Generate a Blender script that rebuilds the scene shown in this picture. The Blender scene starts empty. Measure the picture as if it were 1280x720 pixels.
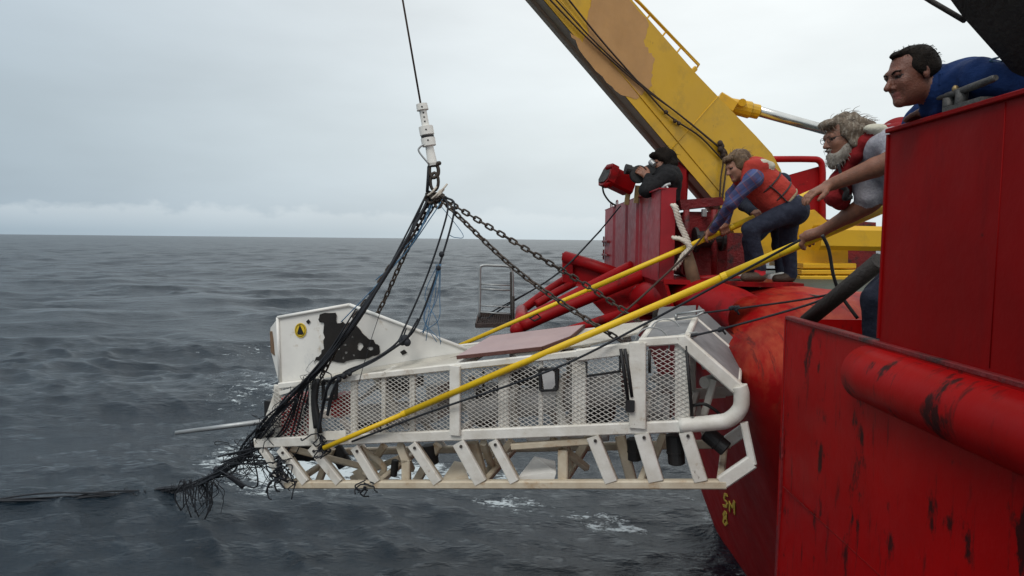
import bpy, bmesh, math, random
import numpy as np
from mathutils import Vector, Matrix
from mathutils.geometry import tessellate_polygon

random.seed(7)
rng = np.random.default_rng(11)
scene = bpy.context.scene
R = math.radians

# ------------------------------------------------------------------ camera
CAM_Z = 3.6
cam_data = bpy.data.cameras.new("camera")
cam_data.lens = 24.0
cam_data.sensor_width = 36.0
cam_data.clip_start = 0.05
cam_data.clip_end = 30000.0
cam = bpy.data.objects.new("camera", cam_data)
scene.collection.objects.link(cam)
CAM_M = Matrix.Rotation(R(90 - 4.09), 4, 'X') @ Matrix.Rotation(R(0.573), 4, 'Z')
cam.matrix_world = Matrix.Translation((0, 0, CAM_Z)) @ CAM_M
scene.camera = cam

# ------------------------------------------------------------------ sky
SUN_EL, SUN_AZ = R(52), R(215)          # azimuth clockwise from +Y (behind the camera, to the left)
world = bpy.data.worlds.new("World")
scene.world = world
world.use_nodes = True
wn, wl = world.node_tree.nodes, world.node_tree.links
wn.clear()
def N(nodes, t, **kw):
    n = nodes.new(t)
    for k, v in kw.items():
        setattr(n, k, v)
    return n
out = N(wn, 'ShaderNodeOutputWorld')
bg1 = N(wn, 'ShaderNodeBackground'); bg1.inputs['Strength'].default_value = 0.06
bg2 = N(wn, 'ShaderNodeBackground'); bg2.inputs['Strength'].default_value = 1.0
mixs = N(wn, 'ShaderNodeMixShader'); mixs.inputs[0].default_value = 0.93
sky = N(wn, 'ShaderNodeTexSky', sky_type='NISHITA', sun_disc=False)
sky.sun_elevation = SUN_EL
sky.sun_rotation = SUN_AZ
sky.air_density = 1.5; sky.dust_density = 3.0
wl.new(sky.outputs[0], bg1.inputs[0])
tc = N(wn, 'ShaderNodeTexCoord')
sep = N(wn, 'ShaderNodeSeparateXYZ'); wl.new(tc.outputs['Generated'], sep.inputs[0])
ramp = N(wn, 'ShaderNodeValToRGB')
e = ramp.color_ramp.elements
e[0].position = 0.0; e[0].color = (0.60, 0.685, 0.73, 1)
e[1].position = 1.0; e[1].color = (0.96, 1.01, 1.03, 1)
for pos, c in ((0.05, (0.645, 0.72, 0.76)), (0.14, (0.725, 0.79, 0.815)), (0.34, (0.82, 0.865, 0.88)), (0.6, (0.91, 0.96, 0.98))):
    el = ramp.color_ramp.elements.new(pos); el.color = (*c, 1)
wl.new(sep.outputs['Z'], ramp.inputs[0])
# even cloud cover: broad, soft mottling
mp = N(wn, 'ShaderNodeMapping'); mp.inputs['Scale'].default_value = (1.2, 1.2, 4.0)
wl.new(tc.outputs['Generated'], mp.inputs[0])
nz = N(wn, 'ShaderNodeTexNoise'); nz.inputs['Scale'].default_value = 2.0; nz.inputs['Detail'].default_value = 7
wl.new(mp.outputs[0], nz.inputs['Vector'])
mr = N(wn, 'ShaderNodeMapRange'); mr.inputs[1].default_value = 0.3; mr.inputs[2].default_value = 0.7
mr.inputs[3].default_value = 0.89; mr.inputs[4].default_value = 1.05
wl.new(nz.outputs['Fac'], mr.inputs[0])
mul = N(wn, 'ShaderNodeMix', data_type='RGBA', blend_type='MULTIPLY'); mul.inputs[0].default_value = 1.0
# sky colour darkened and blued out to sea, lighter on the ship's side
az = N(wn, 'ShaderNodeMapRange'); az.interpolation_type = 'SMOOTHSTEP'; az.inputs[1].default_value = -1.0; az.inputs[2].default_value = 0.35; wl.new(sep.outputs['X'], az.inputs[0])
azc = N(wn, 'ShaderNodeMix', data_type='RGBA'); azc.inputs[6].default_value = (0.42, 0.49, 0.56, 1); azc.inputs[7].default_value = (1.0, 0.985, 0.97, 1)
az.inputs[3].default_value = 0.0; az.inputs[4].default_value = 1.0
wl.new(az.outputs[0], azc.inputs[0])
azm = N(wn, 'ShaderNodeMix', data_type='RGBA', blend_type='MULTIPLY'); azm.inputs[0].default_value = 1.0
wl.new(azc.outputs[2], azm.inputs[6]); wl.new(mr.outputs[0], azm.inputs[7])
wl.new(ramp.outputs[0], mul.inputs[6]); wl.new(azm.outputs[2], mul.inputs[7])
# low bank of far cumulus above the horizon
mp2 = N(wn, 'ShaderNodeMapping'); mp2.inputs['Scale'].default_value = (9.0, 9.0, 16.0)
wl.new(tc.outputs['Generated'], mp2.inputs[0])
nz2 = N(wn, 'ShaderNodeTexNoise'); nz2.inputs['Scale'].default_value = 2.2; nz2.inputs['Detail'].default_value = 6; nz2.inputs['Roughness'].default_value = 0.55
wl.new(mp2.outputs[0], nz2.inputs['Vector'])
def M2(op, a, b=None, clamp=False):
    n = N(wn, 'ShaderNodeMath', operation=op); n.use_clamp = clamp
    for i, v in enumerate((a, b)):
        if v is None: continue
        if isinstance(v, (int, float)): n.inputs[i].default_value = v
        else: wl.new(v, n.inputs[i])
    return n.outputs[0]
height = M2('MULTIPLY_ADD', nz2.outputs['Fac'], 0.055); height.node.inputs[2].default_value = 0.014
edge = M2('SUBTRACT', height, sep.outputs['Z'])
inside_bank = M2('MULTIPLY', M2('MULTIPLY', edge, 110.0, True), M2('MULTIPLY', M2('SUBTRACT', sep.outputs['Z'], 0.006), 40.0, True))
shade = M2('MULTIPLY', inside_bank, 0.27)
mix2 = N(wn, 'ShaderNodeMix', data_type='RGBA'); mix2.inputs[7].default_value = (0.70, 0.75, 0.77, 1)
wl.new(shade, mix2.inputs[0]); wl.new(mul.outputs[2], mix2.inputs[6])
wl.new(mix2.outputs[2], bg2.inputs[0])
wl.new(bg1.outputs[0], mixs.inputs[1]); wl.new(bg2.outputs[0], mixs.inputs[2])
wl.new(mixs.outputs[0], out.inputs[0])

# ------------------------------------------------------------------ sun behind the overcast
sd = bpy.data.lights.new("sun", 'SUN'); sd.energy = 1.1; sd.angle = R(25); sd.color = (1.0, 0.97, 0.92)
sun = bpy.data.objects.new("sun", sd); scene.collection.objects.link(sun)
sun_dir = Vector((math.sin(SUN_AZ) * math.cos(SUN_EL), math.cos(SUN_AZ) * math.cos(SUN_EL), math.sin(SUN_EL)))
sun.rotation_euler = sun_dir.to_track_quat('Z', 'Y').to_euler()
sun.location = (0, 0, 30)

vs = scene.view_settings
scene.display_settings.display_device = 'sRGB'
vs.view_transform = 'Standard'; vs.look = 'None'; vs.exposure = 0.30; vs.gamma = 1.0
vs.use_curve_mapping = False
scene.render.engine = 'CYCLES'
scene.cycles.use_denoising = True
scene.cycles.max_bounces = 6
scene.cycles.diffuse_bounces = 3
scene.cycles.glossy_bounces = 3

# ------------------------------------------------------------------ helpers
ROT3 = CAM_M.to_3x3()
CAMP = Vector((0, 0, CAM_Z))
FPX = 24.0 / 36.0 * 1280.0
def ray(px, py):
    return ROT3 @ Vector((px - 640.0, -(py - 360.0), -FPX))
def P(px, py, Y):
    """world point seen at (px, py) at the distance Y ahead of the camera"""
    d = ray(px, py)
    return CAMP + d * (Y / d.y)
def W(x, y, z):
    """world point, z measured from eye height"""
    return Vector((x, y, z + CAM_Z))
def PX(px, py, X):
    d = ray(px, py)
    return CAMP + d * (X / d.x)
def PZ(px, py, z):
    d = ray(px, py)
    return CAMP + d * (z / d.z)

def catmull(pts, n=8):
    pts = [Vector(p) for p in pts]
    if len(pts) < 3: return pts
    q = [2 * pts[0] - pts[1]] + pts + [2 * pts[-1] - pts[-2]]
    res = []
    for i in range(1, len(q) - 2):
        p0, p1, p2, p3 = q[i-1], q[i], q[i+1], q[i+2]
        for k in range(n):
            t = k / n
            res.append(0.5 * ((2*p1) + (p2-p0)*t + (2*p0-5*p1+4*p2-p3)*t*t + (3*p1-p0-3*p2+p3)*t**3))
    res.append(pts[-1])
    return res

def frame_of(d, up=None):
    d = Vector(d).normalized()
    up = Vector(up) if up is not None else Vector((0, 0, 1))
    if abs(d.dot(up.normalized())) > 0.98:
        up = Vector((1, 0, 0)) if abs(d.x) < 0.9 else Vector((0, 1, 0))
    s = d.cross(up).normalized()
    u = s.cross(d).normalized()
    return d, s, u

class MB:
    def __init__(self): self.v = []; self.f = []; self.smooth = []
    def add(self, vs, fs, smooth=False):
        o = len(self.v)
        self.v += [tuple(x) for x in vs]
        self.f += [tuple(i + o for i in f) for f in fs]
        self.smooth += [smooth] * len(fs)
        return self
    def beam(self, a, b, w, h, up=None, ch=0.18):
        """bar of w x h with chamfered edges from a to b; w across, h along up"""
        a, b = Vector(a), Vector(b)
        d, s, u = frame_of(b - a, up)
        c = min(w, h) * ch
        x, y = w/2, h/2
        prof = [(x, y-c), (x-c, y), (-x+c, y), (-x, y-c), (-x, -y+c), (-x+c, -y), (x-c, -y), (x, -y+c)]
        n = len(prof)
        vs = [a + s*p + u*q for p, q in prof] + [b + s*p + u*q for p, q in prof]
        fs = [(i, i+n, (i+1) % n + n, (i+1) % n) for i in range(n)]
        fs += [tuple(range(n)), tuple(range(2*n-1, n-1, -1))]
        return self.add(vs, fs)
    def box(self, c, sx, sy, sz, rot=None, ch=0.08):
        c = Vector(c)
        ax = [Vector((1,0,0)), Vector((0,1,0)), Vector((0,0,1))]
        if rot is not None: ax = [rot @ q for q in ax]
        return self.beam(c - ax[1]*sy/2, c + ax[1]*sy/2, sx, sz, ax[2], ch)
    def tube(self, pts, r, seg=8, caps=True, closed=False):
        pts = [Vector(p) for p in pts]
        n = len(pts)
        rs = r if isinstance(r, (list, tuple)) else [r] * n
        vs = []; s = None
        for i, p in enumerate(pts):
            if closed: d = pts[(i+1) % n] - pts[i-1]
            else: d = pts[min(i+1, n-1)] - pts[max(i-1, 0)]
            if d.length < 1e-9: d = Vector((0, 0, 1))
            d.normalize()
            if s is None: _, s, u = frame_of(d)
            else:
                s = s - d * s.dot(d)
                if s.length < 1e-6: _, s, u = frame_of(d)
                s.normalize()
            u = s.cross(d)
            for k in range(seg):
                a = 2 * math.pi * k / seg
                vs.append(p + (s * math.cos(a) + u * math.sin(a)) * rs[i])
        fs = []
        for i in range(n if closed else n - 1):
            j = (i + 1) % n
            for k in range(seg):
                l = (k + 1) % seg
                fs.append((i*seg+k, i*seg+l, j*seg+l, j*seg+k))
        self.add(vs, fs, True)
        if caps and not closed:
            o = len(self.v) - len(vs)
            self.f += [tuple(o + k for k in range(seg-1, -1, -1)), tuple(o + (n-1)*seg + k for k in range(seg))]
            self.smooth += [False, False]
        return self
    def lathe(self, a, b, prof, seg=16):
        """prof: (t along a->b, radius)"""
        a, b = Vector(a), Vector(b)
        d, s, u = frame_of(b - a)
        vs = []; n = len(prof)
        for t, r in prof:
            c = a + (b - a) * t
            for k in range(seg):
                an = 2 * math.pi * k / seg
                vs.append(c + (s * math.cos(an) + u * math.sin(an)) * r)
        fs = []
        for i in range(n - 1):
            for k in range(seg):
                l = (k + 1) % seg
                fs.append((i*seg+k, i*seg+l, (i+1)*seg+l, (i+1)*seg+k))
        fs += [tuple(range(seg-1, -1, -1)), tuple((n-1)*seg + k for k in range(seg))]
        return self.add(vs, fs)
    def prism(self, poly, ext, holes=()):
        """polygon (3D points) with holes, extruded by vector ext"""
        loops = [[Vector(p) for p in poly]] + [[Vector(p) for p in h] for h in holes]
        flat = [p for l in loops for p in l]
        tris = tessellate_polygon(loops)
        n = len(flat); ext = Vector(ext)
        vs = flat + [p + ext for p in flat]
        fs = [tuple(t) for t in tris] + [tuple(i + n for i in reversed(t)) for t in tris]
        o = 0
        for l in loops:
            m = len(l)
            fs += [(o+i, o+(i+1) % m, o+(i+1) % m+n, o+i+n) for i in range(m)]
            o += m
        return self.add(vs, fs)
    def grid(self, rows, smooth=True):
        h, w = len(rows), len(rows[0])
        vs = [p for r in rows for p in r]
        fs = [(i*w+j, i*w+j+1, (i+1)*w+j+1, (i+1)*w+j) for i in range(h-1) for j in range(w-1)]
        return self.add(vs, fs, smooth)
    def ball(self, c, rx, ry=None, rz=None, seg=12, rings=8):
        ry = ry or rx; rz = rz or rx
        c = Vector(c); rows = []
        for i in range(rings + 1):
            t = math.pi * i / rings
            rows.append([c + Vector((rx*math.sin(t)*math.cos(2*math.pi*k/seg), ry*math.sin(t)*math.sin(2*math.pi*k/seg), rz*math.cos(t))) for k in range(seg+1)])
        return self.grid(rows)
    def mesh(self, name, base):
        me = bpy.data.meshes.new(name)
        b = Vector(base)
        me.from_pydata([tuple(Vector(v) - b) for v in self.v], [], self.f)
        me.update()
        me.polygons.foreach_set('use_smooth', self.smooth)
        bm = bmesh.new(); bm.from_mesh(me)
        bmesh.ops.recalc_face_normals(bm, faces=bm.faces)
        bm.to_mesh(me); bm.free()
        return me
    def build(self, name, material, parent=None, base=None, label=None):
        if parent is not None: base = ROOT[parent.name]
        elif base is None:
            a = np.array([tuple(v) for v in self.v])
            base = ((a[:,0].min()+a[:,0].max())/2, (a[:,1].min()+a[:,1].max())/2, a[:,2].min())
        me = self.mesh(name, base)
        return link(name, me, material, parent, base, label)

ROOT = {}
def link(name, me, material, parent=None, base=(0,0,0), label=None):
    o = bpy.data.objects.new(name, me)
    scene.collection.objects.link(o)
    if material is not None:
        for m in (material if isinstance(material, (list, tuple)) else [material]):
            me.materials.append(m)
    if parent is not None:
        o.parent = parent
        ROOT[o.name] = ROOT[parent.name]
    else:
        o.location = base
        ROOT[o.name] = tuple(base)
    if label: o['label'] = label
    return o
def thing(name, label, cat, loc, group=None):
    o = bpy.data.objects.new(name, None)
    o.empty_display_size = 0.1
    scene.collection.objects.link(o)
    o.location = loc
    ROOT[o.name] = tuple(loc)
    return tag(o, label, cat, group)
def tag(o, label=None, cat=None, group=None, kind=None):
    if label: o['label'] = label
    if cat: o['category'] = cat
    if group: o['group'] = group
    if kind: o['kind'] = kind
    return o

# ------------------------------------------------------------------ materials
def new_mat(name):
    m = bpy.data.materials.new(name); m.use_nodes = True
    n, l = m.node_tree.nodes, m.node_tree.links
    return m, n, l, n['Principled BSDF']
def paint(name, base, var=None, wear=None, rough=0.45, scale=5.0, lo=0.58, hi=0.66, wscale=3.0, stretch=(1,1,1),
          metal=0.0, bump=0.02, bscale=40.0, spec=0.4, coat=0.0, wz=None, wear2=None, lo2=0.6, hi2=0.64, w2scale=7.0, stretch2=(1,1,1)):
    m, n, l, b = new_mat(name)
    tc = n.new('ShaderNodeTexCoord')
    geo = n.new('ShaderNodeNewGeometry')
    def noise(sc, det, st=(1,1,1), ro=0.6):
        mp = n.new('ShaderNodeMapping'); mp.inputs['Scale'].default_value = st
        l.new(geo.outputs['Position'], mp.inputs[0])
        t = n.new('ShaderNodeTexNoise'); t.inputs['Scale'].default_value = sc; t.inputs['Detail'].default_value = det
        t.inputs['Roughness'].default_value = ro
        l.new(mp.outputs[0], t.inputs['Vector']); return t.outputs['Fac']
    def rng_(x, a, c, lo_=0.0, hi_=1.0):
        r = n.new('ShaderNodeMapRange'); r.inputs[1].default_value = a; r.inputs[2].default_value = c
        r.inputs[3].default_value = lo_; r.inputs[4].default_value = hi_
        l.new(x, r.inputs[0]); return r.outputs[0]
    def mix(f, a, c):
        x = n.new('ShaderNodeMix'); x.data_type = 'RGBA'
        l.new(f, x.inputs[0])
        for k, v in ((6, a), (7, c)):
            if isinstance(v, tuple): x.inputs[k].default_value = (*v, 1)
            else: l.new(v, x.inputs[k])
        return x.outputs[2]
    v1 = var or tuple(c * 0.72 for c in base)
    col = mix(rng_(noise(scale, 6), 0.35, 0.7), tuple(base), tuple(v1))
    ro = rng_(noise(scale * 3, 4), 0.3, 0.7, rough - 0.07, rough + 0.1)
    if wear:
        wm = rng_(noise(wscale, 9, stretch, 0.68), lo, hi)
        if wz:
            sz = n.new('ShaderNodeSeparateXYZ'); l.new(geo.outputs['Position'], sz.inputs[0])
            mm = n.new('ShaderNodeMath'); mm.operation = 'MULTIPLY'; l.new(wm, mm.inputs[0]); l.new(rng_(sz.outputs['Z'], wz[0], wz[1]), mm.inputs[1]); wm = mm.outputs[0]
        col = mix(wm, col, tuple(wear))
    if wear2:
        wm2 = rng_(noise(w2scale, 9, stretch2, 0.72), lo2, hi2)
        if wz:
            mm2 = n.new('ShaderNodeMath'); mm2.operation = 'MULTIPLY'; l.new(wm2, mm2.inputs[0]); l.new(rng_(sz.outputs['Z'], wz[0], wz[1]), mm2.inputs[1]); wm2 = mm2.outputs[0]
        col = mix(wm2, col, tuple(wear2))
    l.new(col, b.inputs['Base Color']); l.new(ro, b.inputs['Roughness'])
    b.inputs['Metallic'].default_value = metal
    b.inputs['Specular IOR Level'].default_value = spec
    b.inputs['Coat Weight'].default_value = coat
    if bump:
        bp = n.new('ShaderNodeBump'); bp.inputs['Strength'].default_value = 0.5; bp.inputs['Distance'].default_value = bump
        l.new(noise(bscale, 5), bp.inputs['Height']); l.new(bp.outputs[0], b.inputs['Normal'])
    return m

M = {}
M['red'] = paint('red_paint', (0.31, 0.003, 0.005), (0.21, 0.003, 0.005), (0.07, 0.006, 0.006), rough=0.45, wscale=4, lo=0.56, hi=0.70, scale=2.0, bump=0.006, bscale=9, spec=.18, wear2=(0.42, 0.05, 0.03), lo2=0.62, hi2=0.72, w2scale=9)
M['red_hull'] = paint('red_hull_paint', (0.33, 0.0015, 0.002), (0.24, 0.0015, 0.002), (0.030, 0.004, 0.004), rough=0.42, wscale=3.0, lo=0.575, hi=0.63, scale=1.2, stretch=(1, 1.5, 0.7),
                      bump=0.010, bscale=5, wear2=(0.10, 0.004, 0.004), lo2=0.56, hi2=0.66, w2scale=6, stretch2=(1, 2.6, 0.35), spec=.10)
M['red_worn'] = paint('red_worn_paint', (0.33, 0.005, 0.006), (0.25, 0.004, 0.005), (0.42, 0.062, 0.028), rough=0.5, wscale=1.7, lo=0.45, hi=0.64, scale=1.5, stretch=(3.0, 0.9, 0.9),
                      bump=0.006, bscale=14, wear2=(0.16, 0.02, 0.015), lo2=0.55, hi2=0.62, w2scale=3, stretch2=(9, 0.7, 0.7), spec=.15, wz=(2.05, 2.75))
M['red_sheen'] = paint('red_gloss_paint', (0.33, 0.012, 0.02), (0.24, 0.009, 0.015), (0.10, 0.008, 0.010), rough=0.45, wscale=3, lo=0.60, hi=0.72, stretch=(1, 2.5, 0.3), bump=0.004, bscale=10, spec=.35)
M['red_bulwark'] = paint('red_bulwark_paint', (0.26, 0.0015, 0.002), (0.18, 0.0015, 0.002), (0.13, 0.002, 0.003), rough=0.5, wscale=3.0, lo=0.52, hi=0.80, scale=1.0, stretch=(1, 2.2, 0.45), bump=0.008, bscale=6, spec=.08, wear2=(0.05, 0.006, 0.006), lo2=0.66, hi2=0.70, w2scale=5)
M['red_dark'] = paint('red_machinery_paint', (0.20, 0.008, 0.010), (0.10, 0.006, 0.008), (0.02, 0.012, 0.012), rough=0.5, wscale=4, lo=0.52, hi=0.64)
M['yellow_pole'] = paint('yellow_fibreglass', (0.76, 0.50, 0.012), (0.68, 0.42, 0.012), (0.38, 0.24, 0.03), rough=0.4, wscale=9, lo=0.62, hi=0.72, bump=0.0)
M['white'] = paint('white_sled_paint', (0.76, 0.735, 0.68), (0.58, 0.54, 0.47), (0.34, 0.22, 0.12), rough=0.5, wscale=7, lo=0.60, hi=0.74, scale=6, bump=0.004, bscale=40, wear2=(0.13, 0.09, 0.06), lo2=0.66, hi2=0.72, w2scale=16, stretch2=(1, 1, .5))
M['white_rust'] = paint('white_skid_paint', (0.60, 0.53, 0.41), (0.46, 0.37, 0.26), (0.36, 0.20, 0.08), rough=0.55, wscale=6, lo=0.56, hi=0.70, scale=7, bump=0.004)
M['fin_white'] = paint('white_fin_paint', (0.80, 0.78, 0.73), (0.68, 0.66, 0.62), (0.42, 0.32, 0.20), rough=0.45, wscale=4, lo=0.62, hi=0.76, wear2=(0.40, 0.42, 0.45), lo2=0.58, hi2=0.72, w2scale=2.2, stretch2=(1, 1, .6), scale=3, bump=0.004, bscale=8)
M['mesh'] = paint('expanded_metal', (0.66, 0.63, 0.58), (0.50, 0.47, 0.43), rough=0.5, bump=0)
M['grey_metal'] = paint('galvanised_metal', (0.42, 0.43, 0.43), (0.30, 0.31, 0.31), rough=0.42, metal=0.55, bump=0.002)
M['grey_plate'] = paint('perforated_grey', (0.26, 0.26, 0.265), (0.17, 0.17, 0.175), rough=0.55, bump=0.004, bscale=90)
M['housing'] = paint('grey_housing', (0.50, 0.49, 0.48), (0.38, 0.37, 0.36), rough=0.4, bump=0.002)
M['black'] = paint('black_rubber', (0.012, 0.012, 0.013), (0.022, 0.020, 0.020), rough=0.55, bump=0.003)
M['blackcloth'] = paint('black_tape', (0.010, 0.009, 0.009), (0.018, 0.015, 0.013), rough=0.8, bump=0.004, bscale=120)
M['rope_black'] = paint('black_rope', (0.010, 0.012, 0.016), (0.02, 0.022, 0.028), rough=0.7, bump=0.003, bscale=160)
M['rope_brown'] = paint('brown_rope', (0.055, 0.035, 0.025), (0.035, 0.022, 0.018), rough=0.8, bump=0.003, bscale=160)
M['rope_white'] = paint('white_rope', (0.62, 0.56, 0.48), (0.42, 0.36, 0.30), rough=0.85, bump=0.004, bscale=120)
M['rope_blue'] = paint('blue_line', (0.05, 0.12, 0.22), (0.08, 0.18, 0.28), rough=0.6, bump=0)
M['chain'] = paint('chain_steel', (0.040, 0.034, 0.030), (0.075, 0.055, 0.042), rough=0.5, metal=0.5, bump=0.002, bscale=80)
M['mauve'] = paint('mauve_plywood', (0.40, 0.28, 0.27), (0.34, 0.24, 0.24), rough=0.6, scale=3, stretch=(1, 6, 1), bump=0.002)
M['mauve_edge'] = paint('brown_edge', (0.12, 0.045, 0.035), rough=0.6)
M['beige'] = paint('beige_plate', (0.56, 0.53, 0.46), (0.44, 0.41, 0.36), (0.30, 0.18, 0.08), rough=0.55, lo=0.62, hi=0.72)
M['emblem_yellow'] = paint('emblem_yellow', (0.72, 0.50, 0.03), (0.62, 0.42, 0.03), rough=0.5, bump=0)
M['mark_yellow'] = paint('mark_yellow', (0.78, 0.52, 0.07), (0.62, 0.38, 0.06), rough=0.6, bump=0)
M['redbox'] = paint('red_instrument', (0.42, 0.018, 0.022), (0.32, 0.015, 0.018), rough=0.45, bump=0.002)
M['wood'] = paint('worn_wood', (0.22, 0.13, 0.075), (0.13, 0.085, 0.05), (0.10, 0.13, 0.07), rough=0.75, scale=12, stretch=(1, 1, 0.2), lo=0.5, hi=0.65, bump=0.006)
M['deck'] = paint('green_deck_paint', (0.035, 0.065, 0.048), (0.06, 0.05, 0.045), (0.10, 0.04, 0.03), rough=0.6, lo=0.55, hi=0.7)
M['dark_steel'] = paint('dark_brown_steel', (0.030, 0.022, 0.018), (0.018, 0.014, 0.012), rough=0.55, scale=3)
M['chrome'] = paint('hydraulic_chrome', (0.62, 0.62, 0.60), (0.5, 0.5, 0.48), rough=0.2, metal=0.9, bump=0)
M['cleat'] = paint('cast_cleat', (0.12, 0.115, 0.11), (0.07, 0.065, 0.06), rough=0.5, metal=0.4)
M['brass'] = paint('brass', (0.42, 0.30, 0.14), rough=0.4, metal=0.6, bump=0)
M['tray'] = paint('brown_grating', (0.075, 0.050, 0.042), (0.045, 0.032, 0.03), rough=0.6, metal=0.2)

def yellow_boom():
    """crane yellow with a bare primer patch of its own ragged outline"""
    m = paint('crane_yellow', (0.64, 0.36, 0.010), (0.56, 0.31, 0.012), (0.36, 0.22, 0.03), rough=0.45, wscale=2.5, lo=0.52, hi=0.74, scale=1.6, bump=0.003, bscale=12, wear2=(0.16, 0.08, 0.025), lo2=0.64, hi2=0.72, w2scale=6, stretch2=(1, 1, .6))
    return m
M['yellow'] = yellow_boom()
M['primer'] = paint('tan_primer', (0.50, 0.27, 0.105), (0.43, 0.23, 0.09), rough=0.75, scale=5, bump=0.002)
M['yellow_under'] = paint('brown_grey_boom_underside', (0.36, 0.29, 0.21), (0.27, 0.22, 0.16), (0.40, 0.29, 0.10), rough=0.6, wscale=2, lo=0.6, hi=0.75, scale=3)

# ------------------------------------------------------------------ sea
def build_sea():
    rs = [1.5]
    while rs[-1] < 14000:
        r = rs[-1]
        rs.append(r + min(max(r*r/3072*1.35, 0.02), 0.0075*r) if r > 4.5 else r + 0.5)
    rs = np.array(rs)
    th_view = np.linspace(R(-42), R(42), 540)
    th_rest = np.linspace(R(42), R(318), 70)[1:-1]
    th = np.concatenate([th_view, th_rest])
    nr, nt = len(rs), len(th)
    RR, TT = np.meshgrid(rs, th, indexing='ij')
    X, Y = RR*np.sin(TT), RR*np.cos(TT)
    dr = np.gradient(rs)[:, None] * np.ones((1, nt))
    dth = np.where(np.arange(nt) < 540, R(84)/540, R(276)/70)[None, :] * RR
    spacing = np.maximum(dr, dth*.55); MISS = np.zeros_like(X)
    Z = np.zeros_like(X); DX = np.zeros_like(X); DY = np.zeros_like(X)
    g = np.random.default_rng(5)
    nw = 96
    gust = (np.sin(X*.11+.4*np.sin(Y*.09)) * np.sin(Y*.23+1.1) + .7*np.sin(X*.31-Y*.12+2.) + .6*np.sin(Y*.47+X*.05+.6*np.sin(X*.2)) + .5*np.sin(X*.55+Y*.4))
    gust = .22 + .78*np.clip(.5 + .42*gust, 0, 1)**1.3
    lam = np.exp(np.linspace(math.log(0.26), math.log(30), nw)) * g.uniform(0.9, 1.1, nw)
    wind = R(256)
    for L in lam:
        k = 2*math.pi/L
        ang = wind + g.normal(0, 0.55)
        amp = 0.0098 * L**0.70 * g.uniform(0.4, 1.25) * (1.45 if L < 1.2 else .9)
        if L > 4: amp = 0.0098 * 4**0.70 * (L/4)**0.35 * g.uniform(0.5, 1.0)
        ph = g.uniform(0, 2*math.pi)
        w = np.clip((L/spacing - 1.5)/1.6, 0, 1)
        MISS += (1 - w)*(amp*k)**2/2
        # wind patches: ripples come and go, swell does not
        if L < 2.5:
            w = w * gust * (0.80 + 0.20*np.sin(X*g.uniform(.15,.4)+g.uniform(0,6))*np.sin(Y*g.uniform(.12,.35)+g.uniform(0,6)))
        arg = k*(X*math.cos(ang) + Y*math.sin(ang)) + ph
        c, s = np.cos(arg), np.sin(arg)
        Z += w*amp*c
        DX -= w*amp*1.15*s*math.cos(ang); DY -= w*amp*1.15*s*math.sin(ang)
    fade = np.clip((RR - 3)/4, 0, 1)
    V = np.stack([X+DX, Y+DY, Z*fade], -1).reshape(-1, 3)
    i = np.arange(nr-1)[:, None]; j = np.arange(nt)[None, :]
    jn = (j+1) % nt
    F = np.stack([i*nt+j, i*nt+jn, (i+1)*nt+jn, (i+1)*nt+j], -1).reshape(-1, 4)[:, ::-1]
    me = bpy.data.meshes.new('sea')
    me.vertices.add(len(V)); me.vertices.foreach_set('co', V.astype(np.float32).ravel())
    me.loops.add(F.size); me.loops.foreach_set('vertex_index', F.astype(np.int32).ravel())
    me.polygons.add(len(F)); me.polygons.foreach_set('loop_start', np.arange(0, F.size, 4, dtype=np.int32))
    me.polygons.foreach_set('loop_total', np.full(len(F), 4, dtype=np.int32))
    me.update(calc_edges=True)
    me.polygons.foreach_set('use_smooth', np.ones(len(F), dtype=bool))
    # where broken water lies: behind the sled, under it, along the hull
    foam = np.zeros(nr*nt)
    def blob(cx, cy, rx, ry, a, rot=0.0):
        c, s = math.cos(rot), math.sin(rot)
        dx, dy = V[:,0]-cx, V[:,1]-cy
        u, v = (dx*c+dy*s)/rx, (-dx*s+dy*c)/ry
        return a*np.exp(-(u*u+v*v))
    def at(px, py): q = PZ(px, py, -CAM_Z); return q.x, q.y
    for px, py, rx, ry, a in ((320,500,1.5,2.2,1.0),(310,560,.8,1.2,.8),(335,440,2.6,3.0,0.5),(300,430,5,.7,.5),(240,436,3,.5,.4),(330,580,1.2,.9,.7),(500,590,2.2,1.0,.55),(620,590,1.6,.8,.5),
                              (700,640,1.1,.8,.6),(755,655,.5,.35,.8),(790,660,.25,.18,.8),(630,630,.5,.3,.8),(345,610,1.0,.8,.7),(400,590,1.5,.8,.6),(320,470,1.0,1.5,.6),(560,575,2.0,1.5,.5),(270,640,1.0,.5,.5),(690,400,6,6,.25),(560,410,4,4,.3)):
        x, y = at(px, py); foam += blob(x, y, rx, ry, a)
    # wash along the waterline of the ship
    dh = np.abs(V[:,0] - 2.56)
    foam += 0.85*np.exp(-(dh/0.16)**2) * ((V[:,1] > 4.2) & (V[:,1] < 10.5))
    foam += 0.10*np.clip(Z.ravel()*6 - 0.9, 0, 1)
    at_ = me.attributes.new('foam', 'FLOAT', 'POINT'); at_.data.foreach_set('value', foam.astype(np.float32))
    rip = np.clip(np.sqrt(0.0064 + MISS.ravel()*.55), 0.05, 0.34)
    at3 = me.attributes.new('ripple', 'FLOAT', 'POINT'); at3.data.foreach_set('value', rip.astype(np.float32))
    m, n, l, b = new_mat('sea_water')
    b.inputs['Base Color'].default_value = (0.0025, 0.009, 0.016, 1)
    rp_ = n.new('ShaderNodeAttribute'); rp_.attribute_name = 'ripple'; l.new(rp_.outputs['Fac'], b.inputs['Roughness'])   # waves too small for the mesh
    b.inputs['IOR'].default_value = 1.333
    geo = n.new('ShaderNodeNewGeometry')
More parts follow.
